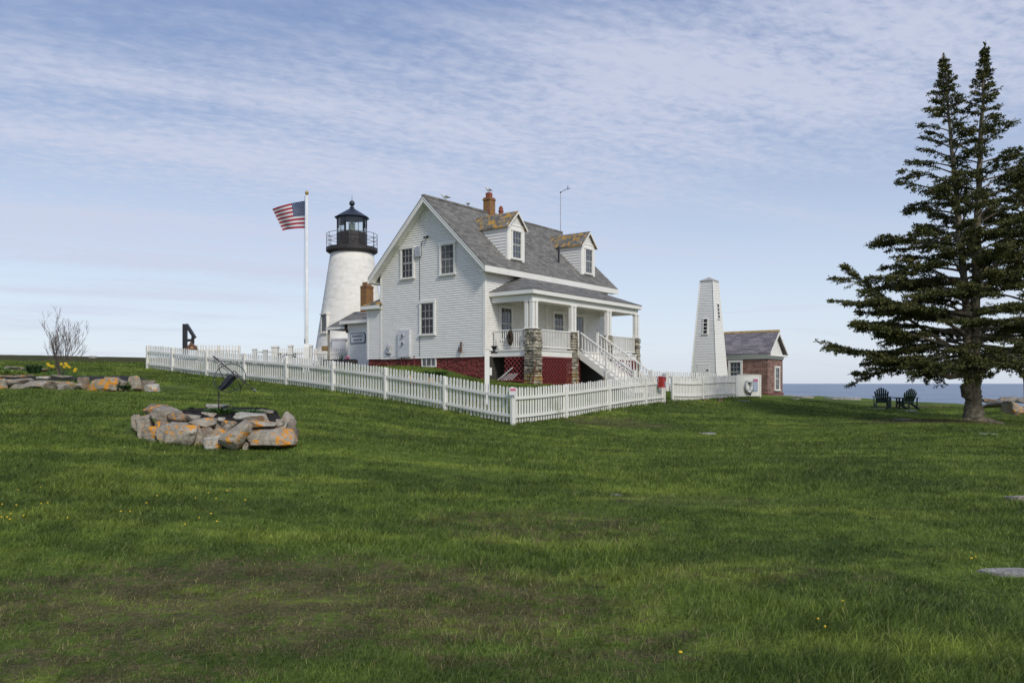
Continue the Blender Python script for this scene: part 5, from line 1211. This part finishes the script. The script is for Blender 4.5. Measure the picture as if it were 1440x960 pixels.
# ------------------------------------------------------------------ armillary sundial
d = 15.6; q = lambda px, py, dd=0: at(px, py, d+dd)
b = q(307.3,566); root = thing('sundial', 'black iron armillary sundial with an arrow on a thin pole in the stone ring', 'sundial', (b.x,b.y,-.55))
m = MB(); m.tube([(b.x,b.y,-.7),q(307.5,549)],.014,8); m.build('pole', M['brown_iron'], root)
c = q(323,531); tail, head = q(299.5,500.5,.25), q(360,550,-.3); ax = (head-tail).normalized()
m = MB(); m.tube([tail,head],.009,6); 
m.tube([head-ax*.10,head-ax*.05,head+ax*.02],[.006,.04,.003],4); m.torus(tail+ax*.12+Vector((0,0,-.03)),(1,0,0),(0,0,1),.045,.006,14,4); m.tube([tail+ax*.02,tail+ax*.16],[.02,.012],4)
m.build('arrow', M['black_iron'], root)
v1 = Vector((ax.x,0,ax.z)).normalized(); v2 = Vector((.25,.30,.55)); v2 = (v2-ax*v2.dot(ax)).normalized(); v3 = ax.cross(v2).normalized()
m = MB(); m.torus(c, ax, v2, .345, .0085, 48, 5, ry=.30); m.build('meridian_ring', M['black_iron'], root, True)
m = MB(); m.torus(c, ax, (v3+v2*.25).normalized(), .335, .007, 48, 5, ry=.31); m.build('horizon_ring', M['black_iron'], root, True)
# equatorial band: broad half band
e1 = (q(310,547)-q(327,529)).normalized(); nrm = Vector((.35,-.9,.2)); nrm = (nrm-e1*nrm.dot(e1)).normalized(); m = MB(); c2 = q(319,538)
N_ = 18
for i in range(N_):
    a0_, a1_ = math.pi*i/N_+math.pi*.0, math.pi*(i+1)/N_; f = lambda a, r_: c2 + e1*(r_*math.cos(a)) + Vector((.1,1,.1)).normalized()*(r_*math.sin(a)); ww = ax*.045
    m.hexa([f(a0_,.17)-ww,f(a1_,.17)-ww,f(a1_,.185)-ww,f(a0_,.185)-ww,f(a0_,.17)+ww,f(a1_,.17)+ww,f(a1_,.185)+ww,f(a0_,.185)+ww])
m.bar(q(309.5,547),q(327,527.5),.05,.095,up=tuple(ax)); m.build('equator_band', M['black_iron'], root)
m = MB(); m.torus(q(331,526),ax,(0,0,1),.07,.008,20,5,ry=.055); m.torus(q(321,529),ax,(0,.3,1),.06,.007,20,5,ry=.05); m.tube([q(311,511),q(327,524)],.006,4); m.tube([q(310,513),q(322,524)],.006,4); m.tube([q(327,526),q(346,539)],.006,4); m.tube([q(331,523),q(347,537)],.006,4); m.tube([q(317,541),q(319,530),q(321,526)],.008,4); m.build('scroll', M['black_iron'], root)
# ------------------------------------------------------------------ small plants
def tuft(p, r_, h, n, mat, label, name='plant', w=.012, spread=.9, cat='plant', group=None, extra=None):
    m = MB()
    for i in range(n):
        a = random.uniform(0,6.28); rr = r_*math.sqrt(random.random()); bx, by = rr*math.cos(a)*.7, rr*math.sin(a)*.7; hh = h*random.uniform(.6,1.05); l = rr*spread+.02
        b0_ = Vector((p[0]+bx,p[1]+by,p[2]-.02)); md = b0_+Vector((math.cos(a)*l*.3,math.sin(a)*l*.3,hh*.65)); tp = b0_+Vector((math.cos(a)*l,math.sin(a)*l,hh)); sa = random.uniform(0,6.28); s_ = Vector((math.cos(sa),math.sin(sa),0))*w
        m.poly([b0_-s_*.6,b0_+s_*.6,md+s_,md-s_]); m.poly([md-s_,md+s_,tp])
    return tag(m.build(name, mat, loc=p), label, cat, group)
p = at(310,583,15.0); p.z = mz((p.x-cx_m)/1.2,(p.y-15.72)/1.22); tuft(p,.24,.15,260,M['leaf_green'],'bushy green perennial left of centre in the sundial bed'); p = at(351,580,15.1); p.z = mz((p.x-cx_m)/1.2,(p.y-15.72)/1.22); tuft(p,.26,.11,200,M['leaf_green'],'low green perennial at the right in the sundial bed')
p = at(268,573,16.2); tuft(p,.10,.04,60,M['leaf_green'],'tiny green sprout in the mulch of the sundial bed')
p = at(48,524,25.6); tuft(p,.22,.30,300,M['leaf_dark'],'dark green clump left of the bare shrub'); p = at(12,526,25.2); tuft(p,.28,.18,220,M['leaf_lime'],'lime green plants behind the slabs at the left edge'); p = at(28,526.5,25.0); tuft(p,.14,.11,140,M['leaf_lime'],'lime green plant beside the dark green clump'); p = at(2,525,25.8); tuft(p,.2,.22,160,M['leaf_green'],'green plants at the left frame edge of the flower bed')
p = at(176,546,23.5); tuft(p,.16,.14,120,M['leaf_dark'],'green tuft left of the pointed stone',w=.016)
p = at(612,519,36.0); tuft(Vector((p.x,p.y,G(p.x,p.y))),.55,.30,300,M['leaf_green'],'green grass clump on the bank below the basement window',w=.02)
def daffodil(px, py, d, label):
    t = at(px,py,d); root = thing('daffodil', label, 'flower', (t.x,t.y,t.z-.34), 0, 'daffodils in the left flower bed')
    m = MB(); m.tube([(t.x,t.y,t.z-.36),(t.x+.01,t.y,t.z-.1),(t.x,t.y-.02,t.z)],.008,5)
    for a in (.4,2.2,4.1,5.3): m.bar((t.x,t.y,t.z-.36),(t.x+.09*math.cos(a),t.y+.09*math.sin(a),t.z-.08),.018,.004)
    m.build('stem', M['leaf_green'], root)
    m = MB()
    for k_ in range(6):
        a = k_*math.pi/3+.2; c, s_ = math.cos(a), math.sin(a); m.poly([(t.x,t.y-.03,t.z),(t.x+.035*math.cos(a-.5),t.y-.035,t.z+.035*math.sin(a-.5)),(t.x+.065*c,t.y-.03,t.z+.065*s_),(t.x+.035*math.cos(a+.5),t.y-.035,t.z+.035*math.sin(a+.5))])
    m.tube([(t.x,t.y-.03,t.z),(t.x,t.y-.075,t.z)],[.018,.028],8); m.build('petals', M['yellow'], root)
for px, py, lb in ((68,512,'leftmost daffodil of the left pair by the shrub'),(70.5,514,'daffodil just below the leftmost one'),(75,515,'daffodil between the left pair and the bare shrub'),(87,512,'daffodil in front of the bare shrub stems'),(93,511.5,'tallest daffodil right of the bare shrub'),(95,514,'middle daffodil of the bunch right of the shrub'),(98,516,'right daffodil of the bunch by the shrub'),(91.5,516,'lowest daffodil of the bunch by the shrub'),(107,519,'upper daffodil of the far right pair'),(106,521.5,'lower daffodil of the far right pair')): daffodil(px, py, 25.3, lb)
# bare shrub
p = at(86,525,25.6); root = thing('bare_shrub', 'leafless many-stemmed shrub in the left flower bed', 'shrub', p)
m = MB(); rs_ = random.Random(5)
def limb(p, dirv, L, r_, depth):
    pts = [p.copy()]; dv = dirv.normalized(); n = 5
    for i in range(n):
        dv = (dv + Vector((rs_.gauss(0,.10),rs_.gauss(0,.10),rs_.gauss(0,.05)+.05))).normalized(); pts.append(pts[-1]+dv*L/n)
    m.tube(pts, [max(.0028,r_*(1-.75*i/n)) for i in range(n+1)], 5 if depth < 2 else 3, cap=False)
    if depth < 3:
        for _ in range(5 if depth == 0 else 4):
            i = rs_.randint(1,n); b = pts[i]; a = rs_.uniform(0,6.28); nd = (dv*1.2 + Vector((math.cos(a),math.sin(a),.35))*rs_.uniform(.35,.7)).normalized(); limb(b, nd, L*rs_.uniform(.4,.62), r_*.5, depth+1)
for i in range(9):
    a = i*.7+rs_.uniform(-.3,.3); limb(p+Vector((.05*math.cos(a),.05*math.sin(a),-.1)), Vector((math.cos(a)*.27,math.sin(a)*.25,1)), rs_.uniform(1.0,1.3), .015, 0)
m.build('branches', M['twig'], root)
# dandelions near the camera
def dandelion(px, py, k_):
    d = 1.6*FX/(py-HY); 
    for _ in range(4): t = at(px,py,d); g = G(t.x,t.y); d = -(g+.045)*FX/(py-HY)
    t = at(px,py,d); root = thing('dandelion', 'yellow dandelion head in the lawn', 'flower', (t.x,t.y,t.z-.05), 0, 'dandelions in the lawn')
    m = MB(); m.tube([(t.x,t.y,t.z-.06),(t.x,t.y,t.z)],.002,4); m.build('stem', M['leaf_green'], root)
    m = MB(); rr = random.uniform(.007,.013); m.lathe([(.004,t.z-.005),(rr,t.z+.003),(rr*.8,t.z+.009),(.002,t.z+.011)],(t.x,t.y),9); m.build('flower_head', M['yellow'], root)
dn = [(333,653),(316,665),(450,664),(474,665),(3,709),(10,727),(23,710),(14,730),(33,725),(26,689),(57,685),(75,675),(80,669),(90,667),(104,665),(118,667),(136,670),(58,708),(67,707),(95,728),(206,707),(221,697),(275,700),(293,693),(304,701),(297,722),(280,728),(260,737),(305,733),(345,703),(170,719),(183,719),(1150,870),(1160,881),(957,917),(1185,845),(1185,855),(1372,783),(1366,785),(319,690),(15,722),(2,727)]
for i, (px, py) in enumerate(dn): dandelion(px, py, i)
# ------------------------------------------------------------------ adirondack chairs and table
def adirondack(c, rz, label):
    F = Matrix.Translation(c) @ Matrix.Rotation(rz,4,'Z'); root = thing('garden_chair', label, 'chair', c, rz, 'garden chairs facing the sea')
    m = MB(F)                                    # faces +y (sea)
    Ws = [(-.26,.68),(-.175,.80),(-.088,.88),(0,.92),(.088,.88),(.175,.80),(.26,.68)]
    for x, h in Ws:
        b0_ = Vector((x*.78,-.05,.26)); t0_ = Vector((x*1.12,-.05-.34*h,.26+h*.80)); m.bar(b0_,t0_,.074,.018,up=(0,1,.4))
    m.bar((-.30,-.24,.66),(.30,-.24,.66),.05,.07); m.bar((-.26,-.09,.34),(.26,-.09,.34),.04,.08); m.build('backrest', M['chair_green'], root)
    m = MB(F)
    for i in range(6): y = -.04+i*.09; m.box(-.26,.26,y,y+.075,.27+.018*i,.288+.018*i)
    m.build('seat', M['chair_green'], root)
    for sx in (-1,1):
        m = MB(F); m.box(sx*.36-.07,sx*.36+.07,-.30,.50,.54,.565); m.build('armrest', M['chair_green'], root)
        m = MB(F); m.box(sx*.31-.02,sx*.31+.02,.36,.46,0,.54); m.build('leg', M['chair_green'], root)
        m = MB(F); m.bar((sx*.29,.46,.36),(sx*.29,-.50,.02),.035,.11); m.bar((sx*.33,-.27,.54),(sx*.33,-.27,.0),.04,.07,up=(0,1,0)); m.build('leg', M['chair_green'], root)
for px, py, rz, lb in ((1240.5,571,-.55,'left dark green slatted garden chair turned slightly away, facing the sea'),(1276,571.5,.05,'right dark green slatted garden chair facing straight out to sea')):
    c = at(px,py,38.6); c.z = G(c.x,c.y); adirondack(c, rz, lb)
c = at(1258.5,571,38.9); c.z = G(c.x,c.y); root = thing('side_table', 'low dark green wooden table between the two garden chairs', 'table', c)
m = MB(Matrix.Translation(c)); 
for i in range(4): m.box(-.46,.46,-.22+i*.115,-.12+i*.115,.48,.51)
m.build('tabletop', M['chair_green'], root)
for sx in (-1,1):
    for sy in (-1,1): m = MB(Matrix.Translation(c)); m.box(sx*.30-.035,sx*.30+.035,sy*.17-.03,sy*.17+.03,-.03,.48); m.build('leg', M['chair_green'], root)
# ------------------------------------------------------------------ spruces
def spruce(root_label, group, leaders, prof, zmin, seed, base, trunk_pts, low_limbs, density=1.0, name='spruce_tree', azfilter=None):
    r = np.random.default_rng(seed); rr = random.Random(seed)
    root = thing(name, root_label, 'tree', base, 0, group)
    m = MB(); 
    for pts, rad in trunk_pts:
        P = [];  Rd = []
        for i in range(len(pts)-1):
            for k_ in range(8):
                t = k_/8; P.append(Vector(pts[i]).lerp(Vector(pts[i+1]), t)+Vector((rr.gauss(0,.01),rr.gauss(0,.01),0))); Rd.append((rad[i]*(1-t)+rad[i+1]*t)*rr.uniform(.90,1.10))
        P.append(Vector(pts[-1])); Rd.append(rad[-1]); m.tube(P, Rd, 12)
    Q = []; S = []; sh = []                       # shoots: position, direction, shade
    def foliage(path, L, top=False):
        n = len(path)
        # side twigs
        nt = max(3, int(L*9*density))
        for i in range(nt*2):
            t = rr.uniform(.22,1.0)**.85
            f = t*(n-1); k_ = min(int(f), n-2); p = path[k_].lerp(path[k_+1], f-k_); d = (path[k_+1]-path[k_]).normalized()
            side = d.cross(Vector((0,0,1))).normalized()*(1 if i % 2 else -1)
            tl = (.16*min(1,L/.8)+.03+.52*(1-t)**.7*min(1,L/2.5))*rr.uniform(.6,1.2)
            td = (d*rr.uniform(.5,.95) + side*rr.uniform(.5,1.0) + Vector((0,0,rr.uniform(-.35,.16)))).normalized()
            if rr.random() < .22: continue
            ns = int(8+tl*52); ts = r.random(ns)
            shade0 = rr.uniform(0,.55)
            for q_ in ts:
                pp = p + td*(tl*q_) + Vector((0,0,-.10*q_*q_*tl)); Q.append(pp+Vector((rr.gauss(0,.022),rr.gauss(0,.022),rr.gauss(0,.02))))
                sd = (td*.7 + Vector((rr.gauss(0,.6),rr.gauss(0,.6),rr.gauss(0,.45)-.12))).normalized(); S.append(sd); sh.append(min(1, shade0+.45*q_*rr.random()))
    def branch(p0, az, L, elev, droop, r0, lift=.25):
        n = 8; pts = [Vector(p0)]; e = elev
        for i in range(n):
            t = (i+1)/n; e2 = elev - droop*math.sin(math.pi*min(1,t*1.2)) + lift*t*t; az += rr.gauss(0,.05)
            pts.append(pts[-1] + Vector((math.cos(az)*math.cos(e2), math.sin(az)*math.cos(e2), math.sin(e2)))*(L/n))
        m.tube(pts, [max(.006, r0*(1-.88*i/n)) for i in range(n+1)], 5, cap=False); foliage(pts, L)
        if L > 1.6:                                # forks
            for _ in range(int(L*1.5)):
                i = rr.randint(3,n-1); sg = rr.choice((-1,1)); L2 = (L*(1-i/n)+.25)*rr.uniform(.5,.85)
                az2 = az + sg*rr.uniform(.35,.8); q = [pts[i].copy()]
                for j in range(5): q.append(q[-1]+Vector((math.cos(az2),math.sin(az2),rr.uniform(-.15,.12)))*(L2/5))
                m.tube(q, [max(.005,r0*.35*(1-.8*j/5)) for j in range(6)], 4, cap=False); foliage(q, L2)
    for li, (pts, zt) in enumerate(leaders):
        zs = [p.z for p in pts]; z = zmin[li]
        while z < zt-.05:
            x = float(np.interp(z, zs, [p.x for p in pts])); y = float(np.interp(z, zs, [p.y for p in pts])); Lm = float(np.interp(z, prof[0], prof[1]))
            f = (z-zmin[li])/(zt-zmin[li]); nb = 5 if f > .82 else 3
            a0_ = rr.uniform(0,6.28)
            for k_ in range(nb):
                az = a0_+k_*6.28/nb+rr.gauss(0,.25)
                if azfilter and not azfilter(li, z, az): continue
                L = Lm*rr.uniform(.62,1.08)*(.85 if math.sin(az) < -.3 or math.sin(az) > .3 else 1.0)
                branch((x,y,z), az, max(.12,L), .04+.30*min(1,f/.22)+.28*f+rr.uniform(-.20,.20), .16*(1-f), .012+.014*L, -.50*(1-f*.6))
            z += (.25 if f < .35 else .27 if f < .8 else .13)*rr.uniform(.75,1.3)
        tip = pts[-1]
        for q_ in range(70): Q.append(tip+Vector((rr.gauss(0,.012),rr.gauss(0,.012),-abs(rr.gauss(0,.30))+.18))); S.append(Vector((rr.gauss(0,.5),rr.gauss(0,.5),.8)).normalized()); sh.append(rr.random())
    for (pts_, r0) in low_limbs:
        P = [Vector(p) for p in pts_]; F = []
        for i in range(len(P)-1):
            for k_ in range(3): F.append(P[i].lerp(P[i+1],k_/3))
        F.append(P[-1]); m.tube(F, [max(.008,r0*(1-.9*i/len(F))) for i in range(len(F))], 8, cap=False); foliage(F[len(F)//4:], 3.5); foliage(F[len(F)//3:], 3.5)
        for _ in range(11):
            i = rr.randint(len(F)//3, len(F)-2); dd = (F[i+1]-F[i]).normalized(); az = math.atan2(dd.y,dd.x)+rr.choice((-1,1))*rr.uniform(.3,.9); L2 = rr.uniform(.6,1.6); q = [F[i].copy()]
            for j in range(5): q.append(q[-1]+Vector((math.cos(az),math.sin(az),rr.uniform(-.1,.28)))*(L2/5))
            m.tube(q, [.02*(1-.8*j/5) for j in range(6)], 4, cap=False); foliage(q, L2)
    m.build('trunk', M['bark'], root, True)
    Qa = np.array([tuple(v) for v in Q]); Sa = np.array([tuple(v) for v in S]); n = len(Qa); sh = np.array(sh)
    rnd = r.normal(size=(n,3)); side = np.cross(Sa, rnd); side /= np.linalg.norm(side,axis=1)[:,None]+1e-9
    ln = r.uniform(.055,.115,n)[:,None]; wd = r.uniform(.014,.026,n)[:,None]
    a = Qa; b = Qa + Sa*ln*.5 + side*wd; c = Qa + Sa*ln; d_ = Qa + Sa*ln*.5 - side*wd
    V = np.stack([a,b,c,d_],1).reshape(-1,3) - np.array(tuple(base)); me = bpy.data.meshes.new('crown')
    o = np.arange(n)*4; np_mesh(me, V, np.stack([o,o+1,o+2,o+3],-1).ravel(), np.full(n,4))
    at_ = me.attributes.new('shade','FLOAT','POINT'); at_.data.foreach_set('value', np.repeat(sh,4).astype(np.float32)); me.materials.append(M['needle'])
    ob = bpy.data.objects.new('crown', me); COL.objects.link(ob); ob.parent = root
    print('spruce shoots', n)
    return root
d = 28.0; A_ = lambda px, py, dd=0: at(px, py, d+dd)
tb = A_(1370,592); tb.z = G(tb.x, tb.y)
l1 = [A_(1362,500),A_(1358,420,.1),A_(1347,300,.15),A_(1338,200,.15),A_(1327,84,.1)]; l2 = [A_(1371,500,.1),A_(1372,420,.0),A_(1375,300,-.1),A_(1380,180,-.15),A_(1385,68,-.1)]
trunks = [([tb+Vector((0,0,-.25)),tb+Vector((-.02,0,.10)),tb+Vector((-.03,0,.55)),A_(1368,545),A_(1367,520),l1[0],l1[1],l1[2],l1[3],l1[4]],[.44,.34,.29,.26,.28,.16,.13,.10,.06,.015]),
          ([A_(1369,540),A_(1370,520),l2[0],l2[1],l2[2],l2[3],l2[4]],[.20,.22,.17,.145,.11,.07,.015]),
          ([tb+Vector((-.05,0,0)),tb+Vector((.35,-.25,-.02)),tb+Vector((.75,-.5,-.10))],[.25,.14,.04]),([tb,tb+Vector((-.45,-.2,-.01)),tb+Vector((-.8,-.35,-.1))],[.22,.11,.03]),
          ([A_(1364,562,-.12),A_(1359,553,-.16),A_(1358,547,-.16),A_(1362,538,-.1)],[.10,.17,.18,.10])]
zz = lambda py: (HY-py)/FX*28
prof1 = ([zz(y) for y in (505,487,460,430,400,380,345,300,270,235,205,175,150,120,95,80)],[4.6,4.5,4.2,3.9,3.6,3.3,2.9,2.6,2.2,1.9,1.6,1.05,.68,.42,.22,.08])
limbs = [([A_(1358,526,-.1),A_(1335,530,-.3),A_(1310,521,-.4),A_(1270,508,-.5),A_(1230,497,-.5),A_(1178,488,-.4)],.11),([A_(1358,520,.1),A_(1325,518,.5),A_(1290,512,.9),A_(1240,505,1.1)],.08),
         ([A_(1378,522,0),A_(1400,508,-.3),A_(1425,492,-.5),A_(1455,470,-.5),A_(1500,450,-.4)],.15),([A_(1356,500),A_(1310,470,.1),A_(1265,440,.2),A_(1220,400,.3),A_(1188,374,.3)],.08),([A_(1358,470,-.1),A_(1310,440,-.3),A_(1260,425,-.6),A_(1212,428,-.8)],.07),([A_(1358,495,-.1),A_(1300,475,-.8),A_(1250,462,-1.0),A_(1200,455,-1.0)],.07)]
flt = lambda li, z, az: (z > 0.9 or math.cos(az) < .6) and not (li == 0 and z > 2 and abs(math.cos(az)-1) < .25 and random.random() < .6) and not (li == 1 and z > 2 and math.cos(az) < -.75 and random.random() < .6)
spruce('tall twin-topped spruce with a gnarled trunk standing by the sea on the right', 'spruces on the right', [(l1, zz(84)),(l2, zz(68))], prof1, [zz(514),zz(500)], 11, tb, trunks, limbs, azfilter=flt)
d = 31.5; tb2 = at(1452,592,d); tb2.z = G(tb2.x,tb2.y); pts = [tb2+Vector((.1,0,0)),at(1450,540,d),at(1446,480,d),at(1448,380,d),at(1446,300,d),at(1444,222,d)]
prof2 = ([at(0,y,d).z for y in (500,460,400,340,290,250,222)],[2.6,2.9,2.7,2.3,1.8,1.0,.2])
spruce('second spruce cut by the right frame edge, its trunk leaning beside the tall one', 'spruces on the right', [(pts[2:], at(0,222,d).z)], prof2, [at(0,492,d).z], 23, tb2, [([p for p in pts],[.30,.25,.20,.13,.08,.02]),([at(1446,535,d),at(1438,527,d-.2),at(1434,523,d-.2)],[.12,.08,.06])], [])
# ------------------------------------------------------------------ sky, sun, camera
w = bpy.data.worlds.new('World'); scn.world = w; w.use_nodes = True; k = NT(w.node_tree); bg = k.n['Background']
SUN_AZ, SUN_EL = R(152), R(40)          # azimuth measured from +Y (view direction) towards +X
sky = k.new('ShaderNodeTexSky', sky_type='NISHITA'); sky.sun_disc = False; sky.sun_elevation = SUN_EL; sky.sun_rotation = SUN_AZ
sky.air_density = 1.0; sky.dust_density = 1.2; sky.ozone_density = 1.6; sky.altitude = 0
tc = k.new('ShaderNodeTexCoord'); dr_ = tc.outputs['Generated']; s = k.sep(dr_)
hor = k.math('SQRT', k.math('ADD', k.math('MULTIPLY', s[0], s[0]), k.math('MULTIPLY', s[1], s[1])))
el = k.math('DIVIDE', s[2], k.math('MAXIMUM', hor, .02)); az = k.math('DIVIDE', s[0], k.math('MAXIMUM', hor, .02))
zz_ = k.math('ADD', k.math('MAXIMUM', s[2], 0.0), .07)
cmb = k.new('ShaderNodeCombineXYZ'); k.set(cmb.inputs[0], k.math('DIVIDE', s[0], zz_)); k.set(cmb.inputs[1], k.math('DIVIDE', s[1], zz_)); PL = cmb.outputs[0]
r1 = k.mapping(PL, (1,1,1), (0,0,R(-24)))
wisp = k.noise(k.mapping(r1, (.40,1.9,1)), .85, 8, .58, .15)
ripple = k.noise(k.mapping(r1, (4.4,7.0,1)), 3.7, 3, .6, .25)
soft = k.noise(PL, .55, 4, .55, .3)
line = k.math('SUBTRACT', el, k.math('ADD', .285, k.math('MULTIPLY', az, .14)))
band = k.math('MULTIPLY', k.mapr(line, -.24, .0), k.mapr(line, .24, .03, .30, 1))
right = k.mapr(az, -.15, .45)
dens = k.math('ADD', k.math('MULTIPLY', band, .55), k.math('MULTIPLY', k.math('SUBTRACT', wisp, .5), 2.0))
dens = k.math('ADD', dens, k.math('MULTIPLY', k.math('SUBTRACT', ripple, .5), k.math('MULTIPLY', band, 1.05)))
dens = k.math('ADD', dens, k.math('MULTIPLY', k.math('MULTIPLY', right, k.mapr(el, .22, .38)), .16))
dens = k.math('ADD', dens, k.math('MULTIPLY', k.math('SUBTRACT', soft, .5), .8))
cl = k.mapr(dens, .0, .85, 0.0, .86)
base = k.mix(k.mapr(el, -.02, .50), (3.75,4.15,4.85), (1.05,1.52,2.75))
skyc = k.mix(.8, sky.outputs[0], base)
col = k.mix(cl, skyc, (3.3,3.52,4.3))
lowc = k.math('MULTIPLY', k.mapr(k.noise(k.mapping(dr_, (1.2,1.2,16)), 2.2, 5, .6, .3), .55, .70), k.math('MULTIPLY', k.mapr(el, .02, .07), k.mapr(el, .17, .10)))
col = k.mix(k.math('MULTIPLY', lowc, .8), col, (3.5,3.8,4.5))
k.set(bg.inputs['Color'], col); bg.inputs['Strength'].default_value = .15
sd = bpy.data.lights.new('sun', 'SUN'); sd.energy = 2.0; sd.angle = R(10); sd.color = (1.0,.95,.87); so = bpy.data.objects.new('sun', sd); COL.objects.link(so)
dv = Vector((math.sin(SUN_AZ)*math.cos(SUN_EL), math.cos(SUN_AZ)*math.cos(SUN_EL), math.sin(SUN_EL))); so.rotation_euler = dv.to_track_quat('Z','Y').to_euler(); so.location = dv*60
cam = bpy.data.cameras.new('camera'); co = bpy.data.objects.new('camera', cam); COL.objects.link(co); scn.camera = co
co.location = (0,0,0); co.rotation_euler = (R(90),0,0); cam.lens = 28.0; cam.sensor_width = 36; cam.shift_y = 59/1440; cam.clip_end = 60000; cam.clip_start = .1
scn.view_settings.view_transform = 'Standard'; scn.view_settings.look = 'None'; scn.view_settings.exposure = 0.3; scn.view_settings.gamma = 1.0; scn.view_settings.use_curve_mapping = False
scn.render.engine = 'CYCLES'; scn.cycles.max_bounces = 6; scn.cycles.transparent_max_bounces = 8; scn.cycles.use_denoising = True
